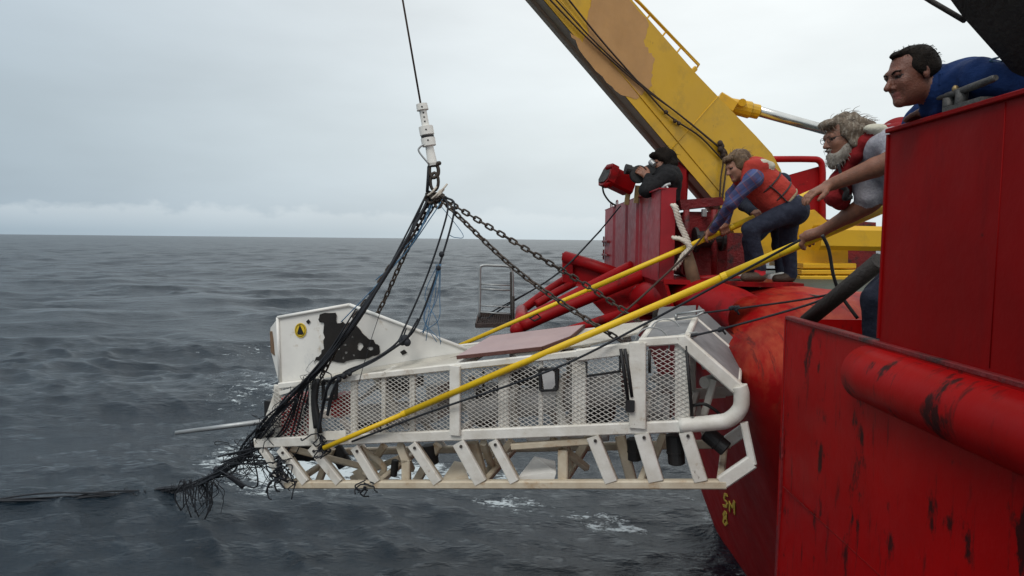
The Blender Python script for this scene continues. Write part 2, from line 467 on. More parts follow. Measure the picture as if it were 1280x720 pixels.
    def noise(sc, det, st, ro=0.55, rot=0.0):
        mp = n.new('ShaderNodeMapping'); mp.inputs['Scale'].default_value = st; mp.inputs['Rotation'].default_value = (0, 0, rot)
        l.new(geo.outputs['Position'], mp.inputs[0])
        t = n.new('ShaderNodeTexNoise'); t.inputs['Scale'].default_value = sc; t.inputs['Detail'].default_value = det; t.inputs['Roughness'].default_value = ro
        l.new(mp.outputs[0], t.inputs['Vector']); return t.outputs['Fac']
    def math_(op, a, c, clamp=False):
        x = n.new('ShaderNodeMath'); x.operation = op; x.use_clamp = clamp
        for k, v in enumerate((a, c)):
            if isinstance(v, (int, float)): x.inputs[k].default_value = v
            else: l.new(v, x.inputs[k])
        return x.outputs[0]
    h1 = noise(0.8, 5, (1, 1.9, 1), rot=0.3)
    h2 = noise(3.4, 6, (1, 1.7, 1), 0.65, rot=0.2)
    b1 = n.new('ShaderNodeBump'); b1.inputs['Strength'].default_value = 0.6; b1.inputs['Distance'].default_value = 0.22
    l.new(h1, b1.inputs['Height'])
    b2 = n.new('ShaderNodeBump'); b2.inputs['Strength'].default_value = 0.85; b2.inputs['Distance'].default_value = 0.08
    l.new(h2, b2.inputs['Height']); l.new(b1.outputs[0], b2.inputs['Normal'])
    l.new(b2.outputs[0], b.inputs['Normal'])
    at2 = n.new('ShaderNodeAttribute'); at2.attribute_name = 'foam'
    f1 = noise(3.4, 10, (1, 1.6, 1), 0.78, rot=0.6)
    f2 = noise(9.0, 6, (1, 1.2, 1), 0.7)
    fsum = math_('ADD', math_('MULTIPLY', f1, 0.75), math_('MULTIPLY', f2, 0.25))
    thr = math_('SUBTRACT', 0.72, math_('MULTIPLY', at2.outputs['Fac'], 0.19))
    fm = math_('MULTIPLY', math_('SUBTRACT', fsum, thr), 16.0, True)
    fb = n.new('ShaderNodeBsdfDiffuse'); fb.inputs['Color'].default_value = (0.62, 0.68, 0.70, 1)
    mx = n.new('ShaderNodeMixShader')
    l.new(math_('MULTIPLY', fm, 0.72), mx.inputs[0]); l.new(b.outputs[0], mx.inputs[1]); l.new(fb.outputs[0], mx.inputs[2])
    l.new(mx.outputs[0], n['Material Output'].inputs['Surface'])
    o = link('sea', me, m)
    tag(o, kind='structure', label='dark grey rippled sea reaching to the horizon')
build_sea()

# ------------------------------------------------------------------ ship
ship = thing('ship', 'red steel work ship along the right side, hull rising out of the water', 'ship', W(2.6, 6.0, -3.6))
Z_BREAK, R_SHEER, Z_DECK = -0.95, 0.62, -0.36
X_SIDE = 1.62
def side_x(z):            # flare of the far hull: z from eye height
    return X_SIDE + max(0.0, (Z_BREAK - z)) * 0.36
Y_NEAR, Y_FAR, RC = 4.18, 9.7, 0.55
def hull_ring(e, z):
    """plan outline of the rounded hull at inset e"""
    pts = []
    x0, y0 = X_SIDE + e, Y_NEAR + e*0.9
    y1 = Y_FAR - e*0.6
    pts.append(W(6.0, y0, z))
    pts.append(W(3.6, y0, z))
    rc = RC
    for k in range(11):
        a = math.pi/2 * k/10
        pts.append(W(x0 + rc - rc*math.sin(a), y0 + rc - rc*math.cos(a), z))
    for k in range(1, 30):
        pts.append(W(x0, y0 + rc + (y1 - 0.9 - y0 - rc)*k/30, z))
    for k in range(9):
        a = math.pi/2 * k/8
        pts.append(W(x0 + 0.9 - 0.9*math.cos(a), y1 - 0.9 + 0.9*math.sin(a), z))
    pts.append(W(6.0, y1, z))
    return pts
prof = []
for k in range(14):
    z = -5.0 + (Z_BREAK + 5.0)*k/14
    prof.append((max(0, Z_BREAK - z)*0.36, z))
for k in range(15):
    a = math.pi/2*k/14
    prof.append((R_SHEER*1.25*(1 - math.cos(a)), Z_BREAK + (Z_DECK - Z_BREAK)*math.sin(a)))
hull = MB(); hull.grid([hull_ring(e_, z_) for e_, z_ in prof]).build('hull', M['red_worn'], ship, label='worn orange red rounded hull side behind the sled')
# deck
MB().prism([W(2.2, 4.9, -0.385), W(6, 4.9, -0.385), W(6, 9.4, -0.385), W(2.2, 9.4, -0.385)], (0, 0, -0.05)).build('deck', M['deck'], ship)

# near flat hull plate, box shaped, with its fender and bulwark
XN = 1.68
def rough_sheet(x, ys, zs, amp, th=0.05):
    g = np.random.default_rng(3)
    rows = []
    for z in zs:
        rows.append([W(x + amp*(math.sin(y*2.3+z*1.1) + 0.6*math.sin(y*5.1-z*3.7)+0.5*math.sin(z*6+y)), y, z) for y in ys])
    return rows
ys = np.linspace(-2.5, 4.15, 60); zs = np.linspace(-5.0, -0.47, 40)
mb = MB(); mb.grid(rough_sheet(XN, ys, zs, 0.006))
mb.prism([W(XN-0.004, 4.15, -5.0), W(XN-0.004, 4.15, -0.47), W(3.6, 4.15, -0.47), W(3.6, 4.15, -5.0)], (0, 0.02, 0))
mb.build('hull_plate', M['red_hull'], ship, label='scuffed flat red hull plate nearest the camera')
mb = MB(); mb.beam(W(XN+0.018, 4.155, -0.462), W(XN+0.018, -2.5, -0.462), 0.05, 0.022)
mb.beam(W(XN+0.01, 4.158, -0.48), W(XN-0.004, 4.158, -5.0), 0.035, 0.02)
mb.build('plate_edge', M['red_dark'], ship)
MB().prism([W(XN+0.05, -2.5, -0.62), W(3.6, -2.5, -0.62), W(3.6, 4.14, -0.62), W(XN+0.05, 4.14, -0.62)], (0, 0, -0.04)).build('side_deck', M['deck'], ship)
# half-round fender on the near plate
rows = []
for k in range(40):
    y = 3.34 - k*0.15
    s = min(1.0, math.sqrt(max(0.0, 1 - (1 - min(1, (3.34 - y)/0.16))**2))) if k < 3 else 1.0
    row = []
    for a in range(17):
        an = math.pi*a/16
        row.append(W(XN + 0.01 - 0.135*max(s, .02)*math.sin(an), y, -0.615 + 0.135*max(s, .02)*math.cos(an)))
    rows.append(row)
MB().grid(rows).build('fender', M['red_hull'], ship, label='half round red rubbing fender on the near hull plate')
# near bulwark
Y_BW = 3.13
mb = MB()
mb.prism([W(1.70, Y_BW, -0.455), W(1.70, Y_BW, 0.50), W(1.70, -2.5, 0.50), W(1.70, -2.5, -0.455)], (0.035, 0, 0))
mb.build('bulwark', M['red_bulwark'], ship, label='tall red bulwark plate the man in blue leans over')
MB().tube([W(1.700, 2.40, -0.44), W(1.700, 2.40, 0.49)], .0025, 5).build('weld_seam', M['red_bulwark'], ship)
MB().tube([W(1.679, 4.1, -1.5), W(1.681, -2.4, -1.5)], .004, 5).build('weld_seam', M['red_hull'], ship)
mb = MB(); mb.beam(W(1.725, Y_BW+0.005, 0.505), W(1.725, -2.5, 0.505), 0.085, 0.02)
mb.beam(W(1.72, Y_BW+0.008, -0.44), W(1.72, Y_BW+0.008, 0.49), 0.055, 0.018, (0,1,0))
mb.build('bulwark_cap', M['red_bulwark'], ship)

# far bulwark (where the cameraman stands), pressed vertical ribs
XB = 1.30
def far_bulwark():
    mb = MB()
    ysn = [6.05, 6.45, 6.5, 6.95, 7.0, 7.06, 7.12, 7.6, 7.66, 7.74, 7.8, 8.5, 8.58, 8.68, 8.76, 9.5]
    dep = [0, 0, .015, .015, 0, 0, -.02, -.02, 0, 0, -.02, -.02, 0, 0, -.02, -.02]
    def top(y): return 0.455 - 0.012*(y - 6)
    base = [W(XB + d, y, -0.36) for y, d in zip(ysn, dep)]
    tp = [W(XB + d, y, top(y)) for y, d in zip(ysn, dep)]
    mb.grid([base, tp], False)
    # rounded far end
    a = [W(XB - .02 + 0.16*(1-math.cos(t)), 9.5 + 0.16*math.sin(t), -0.36) for t in np.linspace(0, math.pi/2, 6)]
    b = [W(p.x, p.y, top(9.5)) for p in [Vector((q.x, q.y, 0)) for q in a]]
    mb.grid([a, b], True)
    # inner skin, near end and top
    mb.prism([W(XB+0.004, 6.05, -0.36), W(XB+0.13, 6.03, -0.36), W(XB+0.13, 6.03, 0.455), W(XB+0.004, 6.05, 0.455)], (0, 0.02, 0))
    mb.prism([W(XB-0.02, 6.04, 0.452), W(XB+0.14, 6.04, 0.452), W(XB+0.14, 9.55, 0.41), W(XB-0.02, 9.55, 0.41)], (0, 0, 0.012))
    return mb.build('far_bulwark', M['red_sheen'], ship, label='glossy ribbed red bulwark in front of the cameraman')
far_bulwark()
mb = MB()
for y in (9.4, 8.9, 7.4):
    mb.tube(catmull([W(XB+.04, y, .41), W(XB+.04, y, .50), W(XB+.04, y-.12, .50), W(XB+.04, y-.12, .41)], 4), 0.008, 6)
for z in (-.02, -.2):
    mb.beam(W(XB-.045, 9.5, z), W(XB-.045, 9.0, z), 0.03, 0.03)
    mb.beam(W(XB-.04, 9.45, z-.07), W(XB-.04, 9.45, z+.07), 0.02, 0.02)
mb.build('bulwark_bracket', M['red_dark'], ship)
# half-round fender under the far bulwark, round at both ends
rows = []
path = [P(788, 373, 7.1), P(830, 372, 6.5), P(870, 374, 5.9), P(905, 384, 5.4), P(930, 398, 5.15)]
rads = [0.02] + [0.165]*3 + [0.15]
pp = catmull(path, 8)
for i, p in enumerate(pp):
    t = i/(len(pp)-1)
    r = 0.17*min(1, math.sqrt(max(0.001, 1-(1-min(1, t/0.12))**2)))
    rows.append([p + Vector((-r*math.sin(a), 0, r*math.cos(a))) + Vector((0.05, 0, 0)) for a in np.linspace(-0.4, math.pi+0.4, 16)])
MB().grid(rows).build('far_fender', M['red'], ship)
# hull shelf between fender and bulwark
mb = MB(); mb.prism([W(1.34, 6.0, -0.34), W(2.4, 5.6, -0.34), W(2.4, 9.5, -0.37), W(1.34, 9.5, -0.37)], (0, 0, -0.04))
mb.prism([W(1.335, 6.0, -0.36), W(1.335, 9.5, -0.36), W(1.60, 9.5, -1.2), W(1.60, 6.0, -1.2)], (0.03, 0, 0))
mb.build('shelf', M['red'], ship)

# tubular fork that sticks out below the far bulwark
fork = MB()
parts = []
def ftube(name, pts, r, m=M['red'], seg=12):
    mb = MB(); mb.tube(catmull(pts, 6), r, seg); return mb.build(name, m, ship)
ftube('fork_tube', [P(652, 408, 6.75), P(700, 387, 6.8), P(760, 362, 6.9), P(812, 340, 7.0)], 0.062)
ftube('fork_tube', [P(660, 398, 6.95), P(700, 378, 7.05), P(750, 352, 7.2), P(790, 332, 7.3)], 0.058)
ftube('fork_tube', [P(651, 389, 7.6), P(690, 360, 7.8), P(735, 332, 8.0)], 0.050)
ftube('fork_tube', [P(670, 381, 7.4), P(700, 363, 7.5), P(750, 338, 7.7)], 0.045)
ftube('fork_tube', [P(690, 420, 6.5), P(740, 405, 6.6), P(800, 384, 6.8)], 0.05)
mb = MB(); mb.tube([P(646, 412, 6.73), P(652, 400, 6.9), P(652, 388, 7.6)], 0.068, 12); mb.ball(P(646, 412, 6.72), 0.07)
mb.build('fork_end', M['red'], ship)
mb = MB(); mb.tube([P(662, 398, 6.6), P(671, 392, 6.62), P(676, 397, 6.62), P(668, 401, 6.6)], 0.012, 6, closed=True); mb.build('fork_eye', M['black'], ship)
mb = MB(); mb.tube([P(706, 321, 7.6), P(740, 331, 7.4), P(778, 345, 7.25)], 0.065, 12)
mb.prism([P(704, 318, 7.62), P(704, 350, 7.62), P(760, 375, 7.3), P(790, 372, 7.2), P(778, 345, 7.25), P(740, 331, 7.4)], (0.02, 0.03, 0))
mb.prism([P(703, 316, 7.60), P(703, 352, 7.60), P(716, 356, 7.5), P(716, 319, 7.5)], (0.0, 0.05, 0))
mb.build('fork_bracket', M['red'], ship)
mb = MB(); mb.prism([P(735, 372, 7.0), P(830, 340, 7.3), P(830, 400, 6.9), P(760, 398, 6.9)], (0.05, 0.05, 0)); mb.build('fork_gusset', M['red'], ship)

# machinery on deck behind the far bulwark
mach = thing('deck_winch', 'dark red winch housing behind the corner of the far bulwark', 'winch', W(1.8, 7.0, -0.36))
mb = MB(); mb.box(W(1.84, 6.75, -.03), .44, .4, .62); mb.build('housing', M['red_dark'], mach)
mb = MB(); mb.prism([P(850, 250, 6.5), P(902, 246, 6.5), P(907, 256, 6.5), P(852, 262, 6.5)], (0, .5, 0)); mb.build('lid', M['red_dark'], mach)
mb = MB(); mb.tube([P(858, 262, 6.4), P(858, 343, 6.4)], .03, 8); mb.tube([P(893, 262, 6.4), P(893, 343, 6.4)], .03, 8); mb.build('post', M['red_dark'], mach)
mb = MB(); mb.lathe(P(868, 300, 6.45), P(904, 298, 6.45), [(0, .12), (.1, .12), (.1, .08), (.9, .08), (.9, .12), (1, .12)]); mb.build('drum', M['black'], mach)
mb = MB(); mb.box(P(880, 266, 6.5), .04, .05, .07); mb.build('latch', M['grey_metal'], mach)
mb = MB(); mb.box(P(905, 320, 7.4), .6, .3, .5); mb.build('side_box', M['red_dark'], mach)
mb = MB(); mb.tube([P(868, 349, 6.05), P(905, 347, 6.1), P(935, 350, 6.1)], 0.03, 10)
mb.build('deck_pipe', M['red'], ship)
# red stanchion and flap beside the near bulwark of the far bay
mb = MB(); mb.prism([P(845, 205, 7.0), P(852, 200, 7.0), P(858, 212, 7.0), P(856, 252, 7.0), P(846, 252, 7.0)], (0.05, 0.1, 0)); mb.build('flap', M['red'], ship)

# red handrail and plate far right
mb = MB()
rp = catmull([P(962, 199, 8.2), P(1010, 199, 8.2), P(1024, 201, 8.2), P(1028, 212, 8.2), P(1028, 245, 8.2), P(1029, 330, 8.2)], 5)
mb.tube(rp, 0.038, 10); mb.build('handrail', M['red'], ship)
mb = MB(); mb.prism([P(960, 226, 8.25), P(1027, 207, 8.25), P(1027, 275, 8.25), P(1018, 280, 8.25), P(960, 280, 8.25)], (0, 0.04, 0)); mb.build('rail_plate', M['red'], ship)
mb = MB(); mb.prism([P(1000, 272, 8.1), P(1095, 278, 8.1), P(1095, 360, 8.1), P(1000, 360, 8.1)], (0, 0.04, 0)); mb.build('rear_plate', M['red_dark'], ship)

# painted draught mark, by hand, on the hull
def hull_pt(px, py, off=0.006):
    d = ray(px, py); lo, hi = 3.0, 9.5
    for _ in range(50):
        y = (lo+hi)/2; p = CAMP + d*(y/d.y); z = p.z - CAM_Z
        if p.x < side_x(z) - off: lo = y
        else: hi = y
    return p
mk = MB()
def strokes(pts):
    for a, b in zip(pts, pts[1:]):
        A, B = hull_pt(*a), hull_pt(*b)
        dd = (B-A).normalized()*0.008
        mk.beam(A-dd, B+dd, 0.030, 0.006, Vector((-.94, 0, -.34)), 0.1)
strokes([(909,619),(906,618),(905,624),(909,628),(908,633),(904,632)])
strokes([(912,639),(912,628),(915,634),(918,627),(918,642)])
strokes([(906,640),(904,644),(905,647),(908,648),(909,653),(906,656),(904,653),(905,648),(908,645),(908,641),(906,640)])
mk.build('draught_mark', M['mark_yellow'], ship, label='hand painted yellow letters S M above a figure 8')

# ------------------------------------------------------------------ crane
crane = thing('crane', 'yellow box boom crane with tan bare patch leaning out over the sea', 'crane', P(985, 345, 7.4))
def B(px, py):                       # near face of the boom: base 7.5 m away, its tip nearer
    t = (930 - px)/480.0             # 0 at the heel, 1 at the tip
    inv = 1/7.4 + (1/5.3 - 1/7.4)*max(-0.2, t)
    return P(px, py, 1/inv)
EXT = Vector((0.06, 0.70, 0.0))
low = [(905, 265), (790, 130), (680, 0), (430, -296)]
top = [(500, -318), (790, 0), (870, 92), (945, 170), (965, 192), (976, 212), (990, 262), (1000, 318)]
heel = [(930, 318), (915, 285)]
face = [B(*p) for p in low] + [B(*p) for p in top] + [B(*p) for p in heel]
boom = MB(); boom.prism(face, EXT).build('boom', M['yellow'], crane)
# brown grey plate along the underside
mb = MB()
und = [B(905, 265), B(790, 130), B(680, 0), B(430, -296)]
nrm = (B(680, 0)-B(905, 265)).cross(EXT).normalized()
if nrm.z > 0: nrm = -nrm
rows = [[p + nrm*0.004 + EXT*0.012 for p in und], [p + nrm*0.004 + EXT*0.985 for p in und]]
mb.grid(rows, False); mb.build('underside', M['yellow_under'], crane, label='brown grey underside of the boom')
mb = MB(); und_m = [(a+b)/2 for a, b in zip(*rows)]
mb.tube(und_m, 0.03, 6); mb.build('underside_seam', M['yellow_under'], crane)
# primer patch with a ragged edge
out_l = [(752, -20), (746, 18), (738, 40), (744, 58), (738, 78), (742, 96), (728, 84), (716, 68), (722, 84), (748, 112), (774, 128), (795, 131), (802, 119), (806, 106), (814, 104), (818, 92), (813, 84), (819, 74), (812, 62), (806, 50), (808, 40), (803, 30), (799, 18), (790, 8), (772, -20)]
patch_px = [(741, -30), (738, 8), (733, 22), (736, 42), (728, 52), (712, 40), (724, 62), (752, 96), (776, 120), (796, 124), (805, 115), (815, 108), (815, 90), (820, 72), (812, 66), (806, 56), (806, 44), (812, 30), (790, 6), (764, -30)]
g = random.Random(2)
pl = []
for (a, b) in zip(patch_px, patch_px[1:] + patch_px[:1]):
    for k in range(4):
        t = k/4
        pl.append((a[0]+(b[0]-a[0])*t + g.uniform(-1.6, 1.6), a[1]+(b[1]-a[1])*t + g.uniform(-1.6, 1.6)))
mb = MB(); mb.prism([B(*p) - EXT.normalized()*0.0035 for p in pl], EXT.normalized()*0.002); mb.build('primer_patch', M['primer'], crane, label='bare tan patch where the yellow paint is gone')
# weld seams across the side
for a, b in (((805, 148), (870, 92)), ((905, 190), (926, 150)), ):
    pass
mb = MB(); mb.tube([B(838, 188) - EXT*0.004, B(898, 120) - EXT*0.004], 0.005, 5); mb.build('weld_seam', M['yellow'], crane)
mb = MB(); mb.tube([B(700, 0) - EXT*0.002, B(918, 262) - EXT*0.002], 0.004, 5); mb.build('edge_weld', M['yellow'], crane)
# inspection rail on top of the boom
mb = MB()
TOPV = (B(870, 92) - B(790, 130)).normalized()
def TB(px, py, e): return B(px, py) + EXT*e
mb.tube([TB(700, -95, .15), TB(802, 0, .15), TB(876, 78, .15), TB(868, 88, .15)], 0.016, 6); mb.build('inspection_rail', M['yellow'], crane)
for k, (x, y) in enumerate(((806, 24), (826, 46), (845, 66), (785, 2))):
    MB().tube([TB(x, y, .15), TB(x+8, y-10, .15)], 0.009, 6).build('rail_post', M['yellow'], crane)
MB().beam(TB(872, 82, .15), TB(862, 92, .15), .03, .05).build('rail_foot', M['yellow'], crane)
# boom tip sheave
mb = MB(); tipc = B(455, -300) + EXT*0.5
mb.lathe(tipc - EXT*0.12, tipc + EXT*0.12, [(0, .26), (.3, .26), (.4, .2), (.6, .2), (.7, .26), (1, .26)], 20); mb.build('sheave', M['dark_steel'], crane)
# hydraulic ram behind
mb = MB(); mb.lathe(P(912, 132, 8.3), P(948, 140, 8.3), [(0, .05), (.02, .09), (.7, .1), (.75, .085), (1, .085)], 14)
mb.beam(P(898, 122, 8.2), P(918, 134, 8.2), .08, .14); mb.tube([P(928, 128, 8.15), P(928, 128, 8.45)], .045, 10); mb.build('ram_clevis', M['yellow'], crane)
MB().tube([P(945, 138, 8.3), P(1060, 170, 8.7)], 0.062, 14).build('ram_rod', M['chrome'], crane)
MB().tube([P(1055, 168.5, 8.69), P(1130, 190, 9.0)], 0.10, 14).build('ram_cylinder', M['yellow'], crane)
# pedestal
mb = MB(); mb.prism([P(1000, 270, 7.6), P(1018, 262, 7.6), P(1060, 300, 7.6), P(1060, 335, 7.6), P(995, 335, 7.6)], (0, .8, 0)); mb.build('pedestal', M['yellow'], crane)
mb = MB(); mb.beam(P(1020, 297, 7.3), P(1180, 300, 7.3), .26, .26); mb.build('slew_beam', M['yellow'], crane)
for k, (y0, y1, x1) in enumerate(((328, 335, 1056), (336, 342, 1066), (343, 351, 1072))):
    mb = MB(); mb.beam(P(992-2*k, (y0+y1)/2, 7.5-.06*k), P(x1, (y0+y1)/2, 7.5-.06*k), .5, (y1-y0)/853*7.5*0.9); mb.build('base_step', M['yellow'], crane)
for x in (1004, 1020, 1036):
    MB().beam(P(x, 344, 7.15), P(x, 352, 7.15), .02, .03).build('base_rib', M['yellow'], crane)
# ropes on the side of the boom
rig = thing('boom_rope', 'brown ropes stretched down the side of the yellow boom to a knot', 'rope', B(898, 185))
off = -EXT*0.05
def brope(name, pts, r): MB().tube(catmull([B(*p)+off for p in pts], 8), r, 6).build(name, M['rope_brown'], rig)
brope('strand', [(672, -15), (735, 50), (800, 108), (850, 145), (898, 184)], 0.0075)
brope('strand', [(680, -15), (745, 55), (803, 108), (852, 147), (899, 186)], 0.0075)
brope('strand', [(702, -10), (750, 50), (803, 110), (830, 140), (848, 154), (875, 172), (902, 200)], 0.0085)
brope('tail', [(898, 182), (903, 200), (900, 225), (898, 262)], 0.009)
brope('tail', [(900, 182), (908, 195), (905, 225), (901, 255)], 0.010)
mb = MB()
for k in range(5): mb.ball(B(897+g.uniform(0, 9), 180+3.5*k)+off*1.2, .03, .028, .035, 8, 6)
mb.build('knot', M['rope_brown'], rig)
mb = MB()
for x, y in ((832, 141), (843, 152), (848, 155)): mb.ball(B(x, y)+off, .022, .022, .022, 7, 5)
mb.build('knot', M['rope_brown'], rig)

# brace overhead at the right; its backlit darkness is put into the colour
brace = MB()
brace.prism([P(1178, -14, 2.6), P(1205, 23, 2.6), P(1272, 98, 2.55), P(1300, 130, 2.5), P(1420, 130, 2.4), P(1420, -60, 2.4)], (0.02, -0.30, 0))
bo = brace.build('overhead_brace', M['dark_steel'])
tag(bo, 'backlit dark steel brace slanting overhead in the top right corner', 'brace')
mb = MB(); mb.tube([P(1140, -14, 2.75), P(1165, 2, 2.75), P(1206, 26, 2.62)], 0.010, 6)
tag(mb.build('stay_wire', M['dark_steel']), 'thin dark stay wire running into the overhead brace', 'wire')
mb = MB()
mb.tube(catmull([P(1248, 72, 2.6), P(1240, 74, 2.6), P(1238, 76, 2.6), P(1246, 78, 2.6), P(1254, 76, 2.6)], 5), 0.004, 5)
mb.tube(catmull([P(1255, 94, 2.6), P(1266, 91, 2.6), P(1270, 96, 2.6)], 5), 0.004, 5)
tag(mb.build('loose_wire', M['rope_blue']), 'loose thin wire loops at the edge of the overhead brace', 'wire')

# ------------------------------------------------------------------ sled
PL, PR = P(325, 553, 5.7), P(935, 520, 4.4)
AX = Vector((PR.x-PL.x, PR.y-PL.y, 0)).normalized()
WV = Vector((-AX.y, AX.x, 0))            # away from the camera
if WV.y < 0: WV = -WV
def S(px, py, off=0.0):
    d = ray(px, py)
    t = (PL + WV*off - CAMP).dot(WV)/d.dot(WV)
    return CAMP + d*t
WID = 0.74
WVT = WV + Vector((0, 0, .085))        # the sled leans a little: its far side hangs higher
def SO(px, py, o): return S(px, py) + WVT*o
sled = thing('instrument_sled', 'long white tubular instrument sled with mesh sides hanging from chains', 'sled', S(640, 612, .37))
UP = Vector((0, 0, 1))
def bar(name, a, b, w, h, m='white', off=0.0, up=None, lab=None):
    A = S(*a, off) if len(a) == 2 else S(*a)
    Bp = S(*b, off) if len(b) == 2 else S(*b)
    return MB().beam(A, Bp, w, h, up or UP).build(name, M[m], sled, label=lab)
def shift(p, o): return p + WV*o
# --- near side frame
bar('middle_rail', (320, 553.5), (862, 532), .05, .082)
bar('top_rail', (350, 482), (722, 442), .045, .05)
bar('top_rail', (722, 444), (806, 433), .05, .085)
bar('top_rail', (800, 428), (858, 424), .05, .06)
bar('skid_rail', (358, 605.5), (908, 605), .06, .062, 'white_rust')
bar('skid_nose', (345, 588), (362, 606), .055, .08)
bar('skid_tail', (902, 603), (940, 577), .055, .09)
bar('end_post', (930, 528), (941, 580), .045, .05)
bar('end_post', (328, 560), (350, 594), .05, .06, off=.02)
for (a, b, w) in (((350, 561), (382, 603), .062), ((389, 559), (424, 603), .062), ((443, 559), (470, 603), .062), ((515, 555), (547, 603), .066),
                  ((573, 553), (601, 603), .085), ((616, 551), (643, 602), .060), ((741, 546), (764, 602), .075), ((802, 542), (820, 601), .085), ((857, 540), (876, 601), .075)):
    w *= 1.22
    bar('strut', a, b, .035, w, 'white', -.018, up=AX)
    MB().beam(S(*a, .045) + AX*w*.42, S(*b, .045) + AX*w*.42, .10, .012, AX).build('strut_web', M['white_rust'], sled)
for k, (x, y) in enumerate(((350, 561), (389, 559), (443, 559), (515, 555), (573, 553), (616, 551), (741, 546), (802, 542), (857, 540))):
    MB().lathe(S(x+3, y+5, -.028), S(x+3, y+5, -.045), [(0, .012), (1, .012)], 8).build('bolt', M['dark_steel'], sled)
# posts between middle and top rail
def yt(x): return 482 + (442-482)*(x-350)/(722-350) if x < 722 else 440 - (x-722)*.14
def ym(x): return 553.5 + (532-553.5)*(x-320)/(862-320)
for x, w, off in ((347, .062, .035), (391, .062, -.035), (443, .060, .024), (480, .035, .024), (516, .05, .024), (569, .085, -.035), (630, .085, .024), (676, .030, .024), (724, .105, .024), (797, .115, -.035), (853, .10, .024)):
    bar('post', (x, ym(x)), (x, yt(x) - 1), .03, w, 'white', off, up=AX)
# --- far side frame (same section, across the width)
def far(p, o=0): return S(*p) + WVT*(WID + o)
def fbar(name, a, b, w, h, m='white', up=None):
    return MB().beam(far(a), far(b), w, h, up or UP).build(name, M[m], sled)
fbar('middle_rail', (320, 553.5), (900, 531), .05, .08)
fbar('top_rail', (350, 482), (858, 424), .05, .05)
fbar('skid_rail', (358, 605.5), (908, 605), .06, .062, 'white_rust')
fbar('skid_tail', (902, 603), (940, 577), .055, .09)
fbar('end_post', (930, 528), (941, 580), .045, .05)
for x in (350, 430, 520, 600, 680, 760, 853): fbar('post', (x, ym(x)), (x, yt(x)), .03, .06, up=AX)
for a, b in (((365, 560), (395, 603)), ((470, 557), (505, 603)), ((560, 553), (590, 603)), ((650, 550), (680, 602)), ((760, 545), (785, 602)), ((857, 540), (876, 601))):
    fbar('strut', a, b, .03, .06, up=AX)
# --- cross members
for x, y, h in ((322, 554, .07), (450, 549, .05), (570, 544, .05), (700, 538, .05), (800, 535, .05), (860, 532, .05)):
    p = S(x, y); MB().beam(p + WVT*.03, p + WVT*(WID-.03), .05, h, UP).build('cross_bar', M['white'], sled)
for x, y in ((350, 482), (480, 468), (570, 458), (724, 441), (800, 430), (858, 424)):
    p = S(x, y); MB().beam(p + WVT*.03, p + WVT*(WID-.03), .04, .045, UP).build('cross_bar', M['white'], sled)
for x in (365, 470, 603, 703, 800, 900):
    p = S(x, 605.5); MB().beam(p + WVT*.03, p + WVT*(WID-.03), .05, .05, UP).build('cross_bar', M['white_rust'], sled)
# braces that run from the near middle rail down to the far skid
for a, b in (((500, 556), (490, 603)), ((604, 553), (596, 603)), ((705, 548), (700, 603)), ((690, 549), (720, 603)), ((360, 560), (440, 603)), ((800, 543), (806, 600))):
    MB().beam(S(*a, .05), S(*b) + WV*(WID*.45), .05, .05, AX).build('inner_brace', M['white_rust'], sled)
for a, b, o1, o2, w_ in (((590, 553), (604, 603), .12, .2, .10), ((548, 556), (520, 603), .3, .3, .07), ((640, 551), (600, 602), .35, .35, .06), ((480, 557), (452, 603), .3, .4, .06), ((735, 548), (705, 600), .3, .3, .06),
                      ((775, 545), (790, 602), .4, .4, .08), ((830, 542), (806, 601), .35, .35, .06), ((415, 560), (398, 603), .3, .3, .06), ((590, 575), (640, 560), .45, .45, .05), ((440, 598), (500, 572), .4, .4, .05)):
    MB().beam(S(*a, o1), S(*b, o2), .05, w_, AX).build('inner_brace', M['white_rust'], sled)
for a, b in (((508, 575), (508, 602)), ((704, 562), (704, 602))):
    bar('strut', a, b, .04, .075, 'white_rust', .06, up=AX)
bar('strut', (500, 557), (508, 577), .04, .07, 'white_rust', .06, up=AX)
# --- bumper loop at the right end
mb = MB(); pts = catmull([S(850, 532), S(895, 528), S(912, 524), S(925, 511), S(927, 494), S(924, 482)], 8)
mb.tube(pts, 0.052, 14); mb.build('bumper_tube', M['white'], sled)
mb = MB(); mb.tube(catmull([p + WVT*WID for p in (S(866, 490), S(895, 484), S(912, 488), S(918, 500), S(914, 525), S(880, 530))], 6), .045, 12); mb.build('bumper_tube', M['white'], sled)
bar('slant_bar', (852, 424), (925, 488), .06, .085, up=AX)
MB().beam(far((852, 424)), far((925, 488)), .05, .07, AX).build('slant_bar', M['white'], sled)
MB().beam(S(921, 484), far((921, 484)), .05, .05, UP).build('cross_bar', M['white'], sled)
mb = MB(); mb.tube([S(882, 478, .45), S(908, 470, .47)], .045, 12); mb.tube([S(880, 478, .3), S(920, 475, .62)], .042, 12); mb.build('inner_tube', M['white'], sled)
bar('inner_post', (893, 474, .3), (880, 518, .3), .05, .05)
